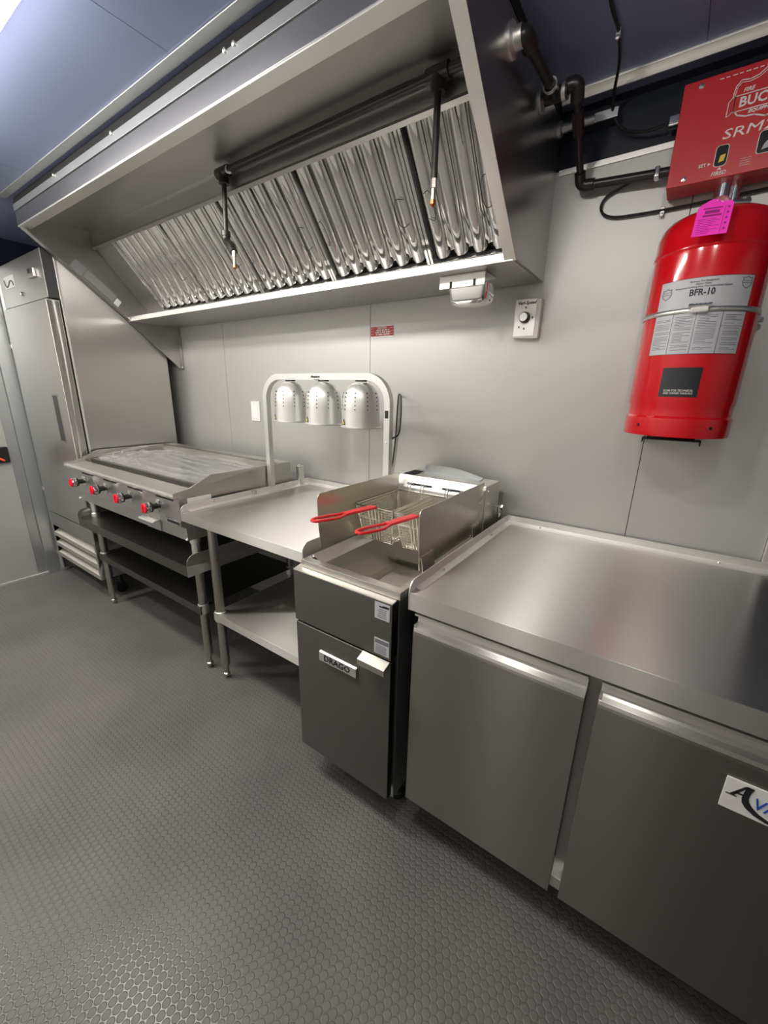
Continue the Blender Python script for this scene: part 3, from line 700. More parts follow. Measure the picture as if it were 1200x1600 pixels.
bp_ = thing('wall_plate', 'white blank switch plate on the wall left of the heat lamps', 'wall plate', (-1.397, 0, 1.26))
MB().box(-1.437, -1.356, -0.008, 0, 1.202, 1.320, 0.003).build('plate', 'white', bp_)
MB().box(-1.4225, -1.3705, -0.010, -0.007, 1.222, 1.300, 0.0015).build('insert', 'paper_bright', bp_)
cs = thing('caution_sign', 'small red caution sticker on the wall under the hood', 'sign', (-0.455, 0, 1.66))
MB().box(-0.520, -0.390, -0.0012, 0, 1.634, 1.684, 0.0005).build('sign_plate', 'whiteink', cs)
MB().box(-0.519, -0.391, -0.0018, -0.001, 1.641, 1.682, 0.0004).build('red_field', 'signred', cs)
text('lettering', 'CAUTION', 0.0105, (-0.455, -0.0022, 1.6755), 'whiteink', cs, width=0.050, bold=0.0004)
b = MB()
for z, ws in ((1.666, ((-.485, .024), (-.456, .012), (-.440, .014), (-.421, .008))), (1.657, ((-.492, .022), (-.466, .007), (-.455, .018), (-.432, .023))), (1.648, ((-.488, .008), (-.475, .024), (-.446, .034)))):
    for x, l in ws: b.box(x, x + l, -0.0024, -0.0018, z - 0.0026, z + 0.0026)
for x in (-.516, -.408):
    for z in (1.674, 1.662, 1.650): b.box(x, x + 0.014, -0.0024, -0.0018, z - 0.0006, z + 0.0006)
b.build('small_lettering', 'whiteink', cs, smooth=False)

# ================================================================= TALL REACH-IN FRIDGE
QX0, QX1 = -2.940, -2.200
rf = thing('reach_in_fridge', 'tall single door stainless steel fridge at the far left end of the line', 'fridge', ((QX0 + QX1) / 2, -0.4, 0.10))
b = MB(); b.box(QX0, QX1, -0.640, -0.085, 0.150, 2.085, 0.003)
b.build('body', 'steel_side', rf)
MB().box(QX0, QX1, -0.703, -0.640, 1.852, 2.090, 0.003).build('top_panel', 'steel', rf)
MB().box(QX1, QX1 + 0.0012, -0.700, -0.648, 1.853, 2.088).build('side_panel', mat('dark_grey_side_panel', (0.09, 0.09, 0.095), 0.6, 0.4), rf)
d = MB().box(QX0 + 0.004, QX1 - 0.003, -0.716, -0.652, 0.505, 1.846, 0.006).build('door', 'steel', rf)
hp = MB(); hp.box(-2.405, -2.392, -0.7175, -0.700, 1.055, 1.335, 0.001); hp.box(-2.320, -2.310, -0.7175, -0.700, 1.055, 1.335, 0.001); hp.box(-2.405, -2.310, -0.7175, -0.700, 1.050, 1.060, 0.001); hp.box(-2.405, -2.310, -0.7175, -0.700, 1.330, 1.340, 0.001)
ho = hp.build('handle', 'hood', d)
MB().box(-2.392, -2.320, -0.7168, -0.714, 1.060, 1.330).build('handle_recess', mat('handle_recess_grey', (0.05, 0.05, 0.052), 0.5, 0.4), d)
MB().box(QX0 + 0.01, QX1 - 0.01, -0.652, -0.640, 0.51, 1.84).build('gasket', 'void', rf)
MB().box(QX1 - 0.002, QX1 + 0.004, -0.646, -0.636, 0.50, 2.088, 0.001).build('corner_trim', 'satin', rf)
gk = MB(); gk.box(QX0, QX1, -0.712, -0.652, 0.395, 0.498, 0.003)
gk.box(QX0, QX0 + 0.02, -0.712, -0.652, 0.150, 0.395); gk.box(QX1 - 0.022, QX1, -0.712, -0.652, 0.150, 0.395, 0.002)
gk.build('grille_frame', 'steel', rf)
MB().box(QX0 + 0.02, QX1 - 0.022, -0.655, -0.640, 0.155, 0.395).build('grille_backing', 'void', rf)
for k in range(3):
    z = 0.372 - 0.080 * k
    MB().prism([(-0.662, z), (-0.714, z - 0.030), (-0.716, z - 0.058), (-0.711, z - 0.058), (-0.708, z - 0.034), (-0.660, z - 0.006)], 'x', QX0 + 0.015, QX1 - 0.004, 0.0008).build('louvre', 'louvre', rf)
MB().box(QX0 + 0.01, QX1 - 0.002, -0.640, -0.10, 0.152, 0.50).build('compressor_housing', 'void', rf)
cn = MB().box(-2.392, -2.305, -0.718, -0.702, 1.962, 2.010, 0.006).build('temperature_display', 'hood', rf)
MB().box(-2.380, -2.345, -0.7195, -0.7175, 1.985, 2.004, 0.001).build('screen', 'black', cn)
stk = MB().box(-2.855, -2.675, -0.7045, -0.7025, 1.955, 2.022).build('sticker', 'paper_bright', rf)
MB().tube(spline([(-2.845, -0.706, 2.005), (-2.820, -0.706, 1.968), (-2.780, -0.706, 1.972), (-2.740, -0.706, 1.992), (-2.700, -0.706, 1.985), (-2.690, -0.706, 1.965)], 6), 0.004, 6).build('swoosh_mark', 'greyink', stk)
MB().lathe([(0.011, 0), (0.009, -0.010), (0, -0.013)], (-2.575, -0.703, 1.905), 'y', 16).build('lock', 'chrome', rf)
for x in (QX0 + 0.06, QX1 - 0.06):
    for y in (-0.58, -0.14):
        b = MB(); b.tube([(x, y, 0.150), (x, y, 0.075)], 0.012, 10); b.lathe([(0, -0.014), (0.038, -0.014), (0.038, 0.014), (0, 0.014)], (x, y, 0.038), 'x', 20); b.lathe([(0.038, -0.012), (0.038, 0.012)], (x, y, 0.038), 'x', 20)
        b.build('caster', 'black', rf)

# ================================================================= LEGGED STAND / TABLE PARTS
def leg_part(root, x, y, z1, m='leg', r=0.0205):
    l = MB().tube([(x, y, 0.085), (x, y, z1)], r, 18).build('leg', m, root)
    MB().lathe([(r, 0.085), (r * 0.94, 0.080), (0.013, 0.072), (0.011, 0.034), (0.0165, 0.030), (0.0165, 0.020), (0.009, 0.012), (0.007, 0.0), (0, 0)], (x, y, 0), 'z', 16).build('foot', m, l)
    return l
def clip_part(root, x, y, z):
    MB().lathe([(0.0215, -0.026), (0.026, -0.024), (0.026, 0.024), (0.0215, 0.026)], (x, y, z), 'z', 18).build('shelf_clamp', 'satin', root)

SX0, SX1, SZ = -2.172, -0.965, 0.613
sd = thing('equipment_stand', 'low stainless steel stand with undershelf carrying the griddle', 'stand', ((SX0 + SX1) / 2, -0.4, 0))
b = MB(); b.box(SX0, SX1, -0.775, -0.03, SZ - 0.004, SZ); b.box(SX0, SX1, -0.779, -0.774, SZ - 0.052, SZ + 0.001, 0.001)
b.box(SX0, SX1, -0.774, -0.760, SZ - 0.052, SZ - 0.048)
b.build('top', 'steel_dark', sd)  # dark colour paints in the shade beneath the griddle
def side_lip(x0, x1, y0, y1, z, h, r=0.04, low=0.052):
    ps = [(y0, z - low), (y0, z + 0.004)]
    for k in range(7):
        a = math.radians(180 - 90 * k / 6); ps.append((y0 + r + math.cos(a) * r, z + h - r + math.sin(a) * r) if h >= r else (y0 + r + math.cos(a) * r, z + h - h + math.sin(a) * h))
    ps += [(y1, z + h), (y1, z - low)]
    return MB().prism(ps, 'x', x0, x1, 0.0006)
side_lip(SX1, SX1 + 0.003, -0.779, -0.03, SZ, 0.052).build('side_lip', 'steel', sd)
side_lip(SX0 - 0.003, SX0, -0.779, -0.03, SZ, 0.052).build('side_lip', 'steel', sd)
MB().box(SX0, SX1, -0.031, -0.027, SZ - 0.05, SZ + 0.05).build('back_lip', 'steel', sd)
for x in (SX0 + 0.05, SX1 - 0.06):
    for y in (-0.690, -0.12): leg_part(sd, x, y, SZ - 0.004)
    for y in (-0.690, -0.12): clip_part(sd, x, y, 0.345)
b = MB(); b.box(SX0 + 0.03, SX1 - 0.04, -0.715, -0.10, 0.360, 0.364); b.box(SX0 + 0.03, SX1 - 0.04, -0.718, -0.713, 0.322, 0.364, 0.001); b.box(SX0 + 0.03, SX1 - 0.04, -0.10, -0.096, 0.322, 0.364)
b.build('undershelf', 'steel_dark', sd)  # darkened steel imitates the shade below the stand top

# ================================================================= GRIDDLE
GX0, GX1 = -2.165, -0.972
gr = thing('griddle', 'wide stainless steel gas griddle with four red knobs standing on the low stand', 'griddle', ((GX0 + GX1) / 2, -0.4, 0.613))
GZ = 0.955
b = MB().prism([(-0.772, 0.935), (-0.772, 0.800), (-0.752, 0.790), (-0.752, 0.728), (-0.12, 0.728), (-0.12, 0.935)], 'x', GX0 + 0.004, GX1 - 0.004, 0.001)
b.build('body', 'steel', gr)
b = MB(); nose = [(-0.69, GZ), (-0.785, GZ - 0.002)]
for k in range(7):
    a = math.radians(90 + 150 * k / 6); nose.append((-0.788 + math.cos(a) * 0.012, GZ - 0.014 + math.sin(a) * 0.012))
nose += [(-0.780, GZ - 0.030), (-0.69, GZ - 0.018)]
b.prism(nose, 'x', GX0, GX1, 0.0005); b.build('front_ledge', 'steel_top', gr)
MB().box(GX0 + 0.01, GX1 - 0.01, -0.69, -0.655, GZ - 0.045, GZ - 0.040).build('grease_gutter', 'void', gr)
MB().box(GX0 + 0.008, GX1 - 0.008, -0.657, -0.20, GZ - 0.03, GZ + 0.012, 0.002).build('cook_plate', 'plate', gr)
sp = [(-0.80, GZ - 0.018), (-0.796, GZ + 0.002), (-0.72, GZ + 0.012), (-0.615, GZ + 0.058), (-0.13, GZ + 0.058), (-0.13, GZ - 0.02), (-0.76, GZ - 0.026)]
for x0, x1 in ((GX0 - 0.003, GX0 + 0.003), (GX1 - 0.003, GX1 + 0.003)):
    MB().prism(sp, 'x', x0, x1, 0.0008).build('side_splash', 'steel', gr)
b = MB(); b.box(GX0, GX1, -0.205, -0.200, GZ - 0.02, GZ + 0.058); b.box(GX0, GX1, -0.205, -0.13, GZ + 0.054, GZ + 0.058, 0.001); b.build('back_splash', 'steel', gr)
for kx in (-1.992, -1.718, -1.445, -1.170):
    MB().prism(cup_ring(kx - 0.010, kx + 0.118, 0.912, 0.920, 0, 0.003) and [(p[0], p[1]) for p in cup_ring(kx + 0.0, kx + 0.150, 0.9110, 0.9185, 0, 0.003)], 'y', -0.7735, -0.770).build('vent_slot', 'void', gr)
    kz = 0.868
    k = MB().lathe([(0.013, -0.772), (0.013, -0.800), (0.0235, -0.806), (0.0250, -0.815), (0.0235, -0.834), (0.017, -0.838), (0, -0.838)], (kx + 0.012, 0, kz), 'y', 28).build('knob', 'black', gr)
    MB().lathe([(0.030, -0.7725), (0.030, -0.777), (0.015, -0.780)], (kx + 0.012, 0, kz), 'y', 28).build('bezel', 'chrome', k)
    MB().lathe([(0.0255, -0.814), (0.0262, -0.826), (0.0238, -0.8345), (0.0222, -0.8345)], (kx + 0.012, 0, kz), 'y', 28).build('ring', 'chrome', k)
    cp = MB(); cp.prism([(kx + 0.012 + a * 0.0225, kz + c_ * 0.0225) for a, c_ in [(math.cos(t * math.pi / 12), math.sin(t * math.pi / 12)) for t in range(24)]], 'y', -0.842, -0.834, 0.002)
    cp.box(kx + 0.009, kx + 0.015, -0.846, -0.838, kz - 0.018, kz + 0.018, 0.001)
    cp.build('red_cap', 'redknob', k)
dw = MB().box(-1.325, -1.200, -0.758, -0.750, 0.730, 0.782, 0.001).build('grease_drawer', 'galv', gr)
MB().prism([(-0.752, 0.786), (-0.785, 0.780), (-0.787, 0.774), (-0.784, 0.774), (-0.752, 0.782)], 'x', -1.350, -1.205).build('handle', 'satin', dw)
bd = MB().prism([(-0.7725, 0.826), (-0.776, 0.824), (-0.776, 0.801), (-0.7725, 0.800)], 'x', -1.100, -0.978, 0.0005).build('name_badge', 'chrome', gr)
text('lettering', 'TOASTMASTER', 0.017, (-1.037, -0.7768, 0.8125), 'ink', bd, width=0.105, bold=0.0004)
for x in (GX0 + 0.01, GX1 - 0.010): MB().lathe([(0.006, -0.752), (0.0055, -0.757), (0, -0.759)], (x, 0, 0.735), 'y', 14).build('corner_screw', 'whiteink', gr)
for x in (GX0 + 0.045, GX1 - 0.04):
    for y in (-0.70, -0.17):
        MB().lathe([(0.024, 0.728), (0.024, 0.700), (0.019, 0.696), (0.019, 0.640), (0.024, 0.634), (0.024, 0.613), (0, 0.613)], (x, y, 0), 'z', 20).build('foot', 'satin', gr)
MB().box(GX1 - 0.003, GX1 + 0.0005, -0.735, -0.62, 0.888, 0.925).build('side_label', 'paper_bright', gr)
MB().box(GX1 - 0.003, GX1 - 0.0005, -0.715, -0.48, 0.76, 0.86).build('data_label', 'galv', gr)
gp = MB(); gp.box(-0.965, -0.935, -0.095, -0.060, 0.86, 0.985, 0.004); gp.lathe([(0.010, 0), (0.010, 0.006), (0, 0.007)], (-0.957, -0.078, 0.985), 'z', 12)
tag(gp.build('gas_pipe_bracket', 'alu'), 'short pale upright gas fitting behind the right end of the griddle', 'gas fitting')
# crumpled protective film on the cooking plate
fm = MB(); NX, NY = 150, 70; vs = []
for j in range(NY + 1):
    for i in range(NX + 1):
        u, v = i / NX, j / NY; x = GX0 + 0.06 + u * (GX1 - GX0 - 0.075); y = -0.652 + v * 0.46
        p = Vector((x * 1.6 + y * 3.0, y * 15 + x * 1.5, 0.3)); q = Vector((x * 18, y * 26, 4.0))
        h = 1 - abs(noise.noise(p)) * 2; h2 = 1 - abs(noise.noise(q)) * 2
        lift = 0.030 * math.exp(-((u - 0.10) / 0.14) ** 2) * math.sin(math.pi * min(1, v * 1.15)) + 0.014 * math.exp(-((u - 0.03) / 0.03) ** 2)
        z = GZ + 0.014 + 0.013 * max(0, h) ** 7 + 0.005 * max(0, h2) ** 4 * (1.6 if u < 0.3 else 0.6) + lift * (0.55 + 0.45 * noise.noise(Vector((x * 16, y * 16, 2)))) 
        vs.append((x, y, z))
fm.add(vs, [(j * (NX + 1) + i, j * (NX + 1) + i + 1, (j + 1) * (NX + 1) + i + 1, (j + 1) * (NX + 1) + i) for j in range(NY) for i in range(NX)])
tag(fm.build('plastic_film', 'film', angle=180), 'crumpled clear plastic film covering the griddle plate', 'plastic film')

# ================================================================= WORK TABLE
TX0, TX1, TZ = -0.953, -0.214, 0.874
wt = thing('work_table', 'stainless steel work table with raised edges between griddle and fryer', 'table', ((TX0 + TX1) / 2, -0.4, 0))
b = MB(); b.box(TX0, TX1, -0.777, -0.012, TZ - 0.004, TZ); b.box(TX0, TX1, -0.780, -0.775, TZ - 0.039, TZ + 0.0005, 0.001); b.box(TX0, TX1, -0.775, -0.76, TZ - 0.039, TZ - 0.036)
b.build('top', 'steel_top', wt)
def angle_lip(root, side, x, y0, y1, z, h, low):
    """upstand on a table edge with a cove strip inside it"""
    s_ = 1 if side == 'l' else -1
    side_lip(min(x, x - s_ * 0.004), max(x, x - s_ * 0.004), y0, y1, z, h, r=0.028, low=low).build('edge_lip', 'satin', root)
    MB().prism([(x, z + 0.0035), (x + s_ * 0.022, z), (x + s_ * 0.022, z + 0.0016), (x, z + 0.006)], 'y', y0 + 0.03, y1).build('cove_strip', 'satin', root)
angle_lip(wt, 'l', TX0, -0.780, -0.012, TZ, 0.032, 0.039)
angle_lip(wt, 'r', TX1, -0.780, -0.012, TZ, 0.032, 0.039)
bl_ = MB(); bl_.box(TX0, TX1, -0.014, -0.010, TZ - 0.03, TZ + 0.032, 0.0008); bl_.prism([(-0.014, TZ + 0.006), (-0.036, TZ), (-0.036, TZ + 0.0016), (-0.014, TZ + 0.010)], 'x', TX0 + 0.004, TX1 - 0.004)
bl_.build('back_lip', 'satin', wt)
for y in (-0.62, -0.20): MB().lathe([(0.005, 0), (0.004, 0.002), (0, 0.0025)], (TX0 + 0.001, y, TZ + 0.020), 'x', 10).build('rivet', 'chrome', wt)
bx = MB().box(TX0 + 0.003, TX0 + 0.010, -0.405, -0.385, TZ + 0.008, TZ + 0.028, 0.002).build('edge_clip', 'galv', wt)
for x in (TX0 + 0.068, TX1 - 0.05):
    for y in (-0.688, -0.10): leg_part(wt, x, y, TZ - 0.004)
    for y in (-0.688, -0.10): clip_part(wt, x, y, 0.352)
b = MB(); b.box(TX0 + 0.05, TX1 - 0.02, -0.708, -0.085, 0.368, 0.372); b.box(TX0 + 0.05, TX1 - 0.02, -0.712, -0.707, 0.332, 0.3725, 0.001); b.box(TX0 + 0.05, TX0 + 0.055, -0.708, -0.085, 0.332, 0.3725, 0.001)
b.build('undershelf', 'steel_top', wt)

# ================================================================= HEAT LAMP
HXL, HXR, HY, HZT = -0.948, -0.214, -0.285, 1.465
hlp = thing('heat_lamp', 'three shade aluminium heat lamp with arched square tube frame on the work table', 'heat lamp', (-0.58, HY, 0.905))
def arch(x0, x1, zt, R, hw, yy0, yy1, zb0, zb1):
    """square tube arch in the XZ plane"""
    cl_ = [(x0, zb0)]
    for k in range(13):
        a = math.radians(180 - 90 * k / 12); cl_.append((x0 + R + math.cos(a) * R, zt - R + math.sin(a) * R))
    for k in range(13):
        a = math.radians(90 - 90 * k / 12); cl_.append((x1 - R + math.cos(a) * R, zt - R + math.sin(a) * R))
    cl_.append((x1, zb1)); mb = MB(); vs = []; n = len(cl_)
    for i, c_ in enumerate(cl_):
        a = Vector(cl_[max(i - 1, 0)]); b_ = Vector(cl_[min(i + 1, n - 1)]); d_ = (b_ - a).normalized(); q = Vector((-d_.y, d_.x)) * hw; c_ = Vector(c_)
        for p in (c_ + q, c_ - q): vs += [(p.x, yy0, p.y), (p.x, yy1, p.y)]
    fs = []
    for i in range(n - 1):
        o = 4 * i; fs += [(o, o + 1, o + 5, o + 4), (o + 1, o + 3, o + 7, o + 5), (o + 3, o + 2, o + 6, o + 7), (o + 2, o, o + 4, o + 6)]
    fs += [(0, 2, 3, 1), (4 * n - 4, 4 * n - 3, 4 * n - 1, 4 * n - 2)]
    return mb.add(vs, fs)
arch(HXL, HXR, HZT - 0.014, 0.105, 0.0135, HY - 0.013, HY + 0.013, 0.906, 0.906).build('frame', 'alu', hlp)
MB().box(HXR - 0.009, HXR + 0.007, HY - 0.0145, HY - 0.012, 1.292, 1.322, 0.001).build('power_switch', 'black', hlp)
MB().lathe([(0.005, 0), (0.004, -0.004), (0, -0.005)], (HXR, HY - 0.013, 1.195), 'y', 10).build('screw', 'chrome', hlp)
text('logo_mark', 'Avantco', 0.016, (-0.600, HY - 0.0140, HZT - 0.014), 'ink', hlp, shear=0.3)
MB().tube(spline([(-0.607, HY - 0.0140, HZT - 0.024), (-0.596, HY - 0.0140, HZT - 0.027), (-0.580, HY - 0.0140, HZT - 0.025), (-0.575, HY - 0.014, HZT - 0.032)], 5), 0.0012, 6).build('logo_swoosh', 'ink', hlp)
for i, lx in enumerate((-0.772, -0.564, -0.354)):
    z0 = 1.248; pf = [(0.083, z0), (0.100, z0 - 0.001), (0.1005, z0 + 0.003), (0.0945, z0 + 0.007), (0.0930, z0 + 0.02), (0.0900, z0 + 0.08), (0.0875, z0 + 0.125), (0.0800, z0 + 0.155), (0.062, z0 + 0.180), (0.040, z0 + 0.192), (0.028, z0 + 0.196), (0, z0 + 0.197)]
    pf = [(r * 0.86, z0 + (z - z0) * 0.915) for r, z in pf]
    s_ = MB().lathe(pf, (lx, HY, 0), 'z', 56).build('lamp_shade', 'alu', hlp, angle=40)
    MB().lathe([(0.070, z0 + 0.001), (0.070, z0 + 0.08), (0.055, z0 + 0.14), (0, z0 + 0.165)], (lx, HY, 0), 'z', 40).build('reflector', 'satin', s_)
    dm = MB()
    for col_ in range(-3, 4):
        a = math.radians(-90 + 38 * col_ - 18)
        for k in range(5):
            z = z0 + 0.074 + k * 0.0160; r = (0.0905, 0.0895, 0.0880, 0.0868, 0.0830)[k] * 0.862
            dm.cyl((lx + math.cos(a) * (r - 0.003), HY + math.sin(a) * (r - 0.003), z), (lx + math.cos(a) * (r + 0.0016), HY + math.sin(a) * (r + 0.0016), z), 0.0024, 8)
    vh = dm.build('vent_holes', 'void', s_); vh['kind'] = 'stuff'
    a = math.radians(-112); p = Vector((lx + math.cos(a) * 0.0805, HY + math.sin(a) * 0.0805, z0 + 0.012)); tx = Vector((-math.sin(a), math.cos(a), 0)); nn_ = Vector((math.cos(a), math.sin(a), 0)) * 0.0015
    tri = [p - tx * 0.011, p + tx * 0.011, p + Vector((0, 0, 0.024))]
    MB().add(tri + [q + nn_ for q in tri], [(0, 1, 2), (5, 4, 3), (0, 1, 4, 3), (1, 2, 5, 4), (2, 0, 3, 5)]).build('warning_sticker', 'ink', s_)
    b_ = [p + nn_ - tx * 0.006 + Vector((0, 0, 0.004)), p + nn_ + tx * 0.006 + Vector((0, 0, 0.004)), p + nn_ + Vector((0, 0, 0.016))]
    MB().add(b_ + [q + nn_ * 0.3 for q in b_], [(0, 1, 2), (5, 4, 3), (0, 1, 4, 3), (1, 2, 5, 4), (2, 0, 3, 5)]).build('warning_symbol', 'yellow', s_)
    MB().box(lx - 0.022, lx + 0.022, HY - 0.012, HY + 0.012, HZT - 0.034, HZT - 0.0265, 0.002).build('shade_mount', 'black', s_)
MB().tube(spline([(HXR + 0.012, HY + 0.01, 1.21), (HXR + 0.022, HY + 0.05, 1.24), (-0.30, -0.06, 1.36), (-0.345, -0.012, 1.38), (-0.352, -0.010, 1.30), (-0.358, -0.010, 1.18), (-0.372, -0.010, 1.06), (-0.39, -0.012, 0.99)], 8), 0.0035, 8).build('power_cord', 'black', hlp)

# ================================================================= DEEP FRYER
fr = thing('deep_fryer', 'narrow stainless steel gas deep fryer between the work table and the worktop fridge', 'fryer', (0, -0.4, 0))
FX0, FX1 = -0.203, 0.186
cb = MB(); cb.box(FX0 + 0.012, FX0 + 0.016, -0.795, -0.06, 0.105, 0.8435, 0.001); cb.box(FX1 - 0.004, FX1, -0.795, -0.06, 0.105, 0.8435, 0.001)
cb.box(FX0 + 0.016, FX1 - 0.004, -0.064, -0.06, 0.105, 0.8435); cb.box(FX0 + 0.016, FX1 - 0.004, -0.795, -0.064, 0.105, 0.109); cb.box(FX0 + 0.016, FX1 - 0.004, -0.794, -0.785, 0.109, 0.8435)
cb.build('cabinet', 'galv', fr)
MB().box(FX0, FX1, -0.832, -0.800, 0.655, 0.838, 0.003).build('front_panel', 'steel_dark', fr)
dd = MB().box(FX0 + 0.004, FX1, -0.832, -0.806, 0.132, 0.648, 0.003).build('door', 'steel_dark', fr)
MB().box(FX0 + 0.016, FX1 - 0.012, -0.808, -0.794, 0.14, 0.832).build('door_gap', 'void', fr)
MB().prism([(-0.832, 0.652), (-0.862, 0.640), (-0.862, 0.620), (-0.858, 0.620), (-0.858, 0.637), (-0.832, 0.646)], 'x', 0.086, 0.183, 0.0008).build('handle', 'shield', dd)
bd = MB().prism([(-0.832, 0.580), (-0.839, 0.577), (-0.839, 0.545), (-0.832, 0.543)], 'x', -0.090, 0.064, 0.0006).build('name_badge', 'satin', dd)
text('lettering', 'DRAGO', 0.030, (-0.014, -0.8398, 0.561), 'ink', bd, width=0.108, bold=0.0004)
lb = MB().box(0.128, 0.179, -0.8335, -0.831, 0.780, 0.831).build('rating_label', 'paper', fr)
b = MB(); b.box(0.144, 0.158, -0.8342, -0.8335, 0.818, 0.822); b.box(0.156, 0.176, -0.8342, -0.8335, 0.819, 0.825)
for j in range(5): b.box(0.138 + rnd.uniform(0, 0.01), 0.168, -0.8342, -0.8335, 0.811 - j * 0.006, 0.8116 - j * 0.006)
b.build('print', 'ink', lb, smooth=False)
lb = MB().box(0.128, 0.180, -0.8335, -0.831, 0.665, 0.716).build('warning_label', 'paper', fr)
b = MB(); b.box(0.131, 0.178, -0.8342, -0.8335, 0.701, 0.713)
for j in range(8): b.box(0.133, 0.175 - rnd.uniform(0, 0.008), -0.8342, -0.8335, 0.694 - j * 0.0035, 0.6948 - j * 0.0035)
b.build('print', 'greyink', lb, smooth=False)
# top: rim around the open tank
RX0, RX1, RY0, RY1, RZ = -0.188, 0.197, -0.810, -0.245, 0.867
b = MB(); z0, z1 = RZ - 0.024, RZ
b.box(RX0, RX1, RY0, RY0 + 0.030, z0, z1, 0.002); b.box(RX0, RX0 + 0.020, RY0 + 0.030, RY1, z0, z1, 0.0008); b.box(RX1 - 0.020, RX1, RY0 + 0.030, RY1, z0, z1, 0.0008)
b.build('tank_rim', 'tank', fr)
MB().prism([(-0.832, 0.838), (-0.796, 0.844), (-0.790, 0.836), (-0.832, 0.834)], 'x', FX0, FX1, 0.0006).build('top_ledge', 'tank', fr)
ix0, ix1, iy0, iy1 = RX0 + 0.020, RX1 - 0.020, RY0 + 0.030, RY1
b = MB()
b.box(ix0 - 0.003, ix0, iy0, iy1, 0.66, RZ - 0.001); b.box(ix1, ix1 + 0.003, iy0, iy1, 0.66, RZ - 0.001)
ym = -0.690
b.add([(ix0, iy0, RZ - 0.002), (ix1, iy0, RZ - 0.002), (ix0, iy0 + 0.004, 0.832), (ix1, iy0 + 0.004, 0.832), (ix0, ym, 0.806), (ix1, ym, 0.806), (ix0, ym + 0.004, 0.68), (ix1, ym + 0.004, 0.68), (ix0, iy1, 0.68), (ix1, iy1, 0.68), (ix0, iy1, RZ), (ix1, iy1, RZ)],
      [(0, 1, 3, 2), (2, 3, 5, 4), (4, 5, 7, 6), (6, 7, 9, 8), (8, 9, 11, 10)])
b.box(ix0 + 0.19, ix1, ym - 0.02, ym + 0.10, 0.796, 0.800, 0.001)
b.box(ix0, ix1, -0.27, -0.262, 0.70, RZ - 0.004)
b.build('fry_tank', 'tank', fr, smooth=False)
# folded inner lip along the left of the tank opening
MB().prism([(-0.176, 0.874), (-0.134, 0.850), (-0.134, 0.790), (-0.168, 0.790)], 'y', -0.768, -0.26, 0.001).build('tank_baffle', 'tank', fr)
# flue riser at the back with the basket hanger
b = MB(); b.prism([(-0.245, 0.84), (-0.245, 1.000), (-0.222, 1.020), (-0.205, 1.040), (-0.196, 1.056), (-0.060, 1.056), (-0.060, 0.84)], 'x', -0.205, 0.186, 0.0015)
b.build('flue_box', 'tank', fr)
hg = MB(); hg.prism([(-0.236, 1.012), (-0.212, 1.042), (-0.209, 1.040), (-0.233, 1.009)], 'x', -0.165, 0.165); hgo = hg.build('basket_hanger', 'satin', fr)
for x0 in (-0.150, 0.012):
    sl_ = cup_ring(x0, x0 + 0.118, 0.0, 0.009, 0, 0.004); d_ = Vector((0, 0.024, 0.030)).normalized(); n_ = Vector((0, -0.030, 0.024)).normalized()
    vs = [Vector((p[0], -0.228, 1.0222)) + d_ * p[1] + n_ * h for h in (0.0005, 0.0012) for p in sl_]; k = len(sl_)
    MB().add(vs, [tuple(range(k)), tuple(range(2 * k - 1, k - 1, -1))] + [(i, (i + 1) % k, k + (i + 1) % k, k + i) for i in range(k)]).build('hanger_slot', 'void', hgo)
MB().box(-0.195, -0.140, -0.185, -0.09, 1.054, 1.0575, 0.001).build('flue_opening', 'void', fr)
df = MB(); ps = [(-0.140, 1.060)]
for k in range(13): u = k / 12; ps.append((-0.140 + 0.27 * u, 1.078 + 0.020 * math.sin(math.pi * (0.15 + 0.85 * u) * 0.95) - 0.016 * u))
ps.append((0.130, 1.058)); df.prism(ps, 'y', -0.098, -0.0955)
df.prism([(-0.098, 1.060), (-0.135, 1.058), (-0.135, 1.0565), (-0.098, 1.0575)], 'x', -0.14, 0.13)
df.build('flue_deflector', 'galv', fr)
b = MB().box(0.186, 0.190, -0.205, -0.060, 0.84, 1.056, 0.001); b.lathe([(0.007, 0), (0.006, 0.004), (0, 0.005)], (0.190, -0.185, 1.035), 'x', 12); b.build('flue_side', 'tank', fr)
for x, y in ((FX0 + 0.05, -0.70), (FX1 - 0.04, -0.70), (FX0 + 0.05, -0.15), (FX1 - 0.04, -0.15)):
    MB().lathe([(0.020, 0.105), (0.018, 0.03), (0.026, 0.022), (0.026, 0.0), (0, 0)], (x, y, 0), 'z', 16).build('foot', 'black', fr)
pb = MB(); pb.box(0.203, 0.209, -0.092, -0.070, 0.895, 0.965, 0.001); pb.tube([(0.186, -0.083, 0.955), (0.222, -0.083, 0.955)], 0.006, 10); pb.lathe([(0.012, 0), (0.012, 0.008), (0, 0.008)], (0.214, -0.083, 0.955), 'x', 6)
pb.build('rear_bracket', 'chrome', fr)
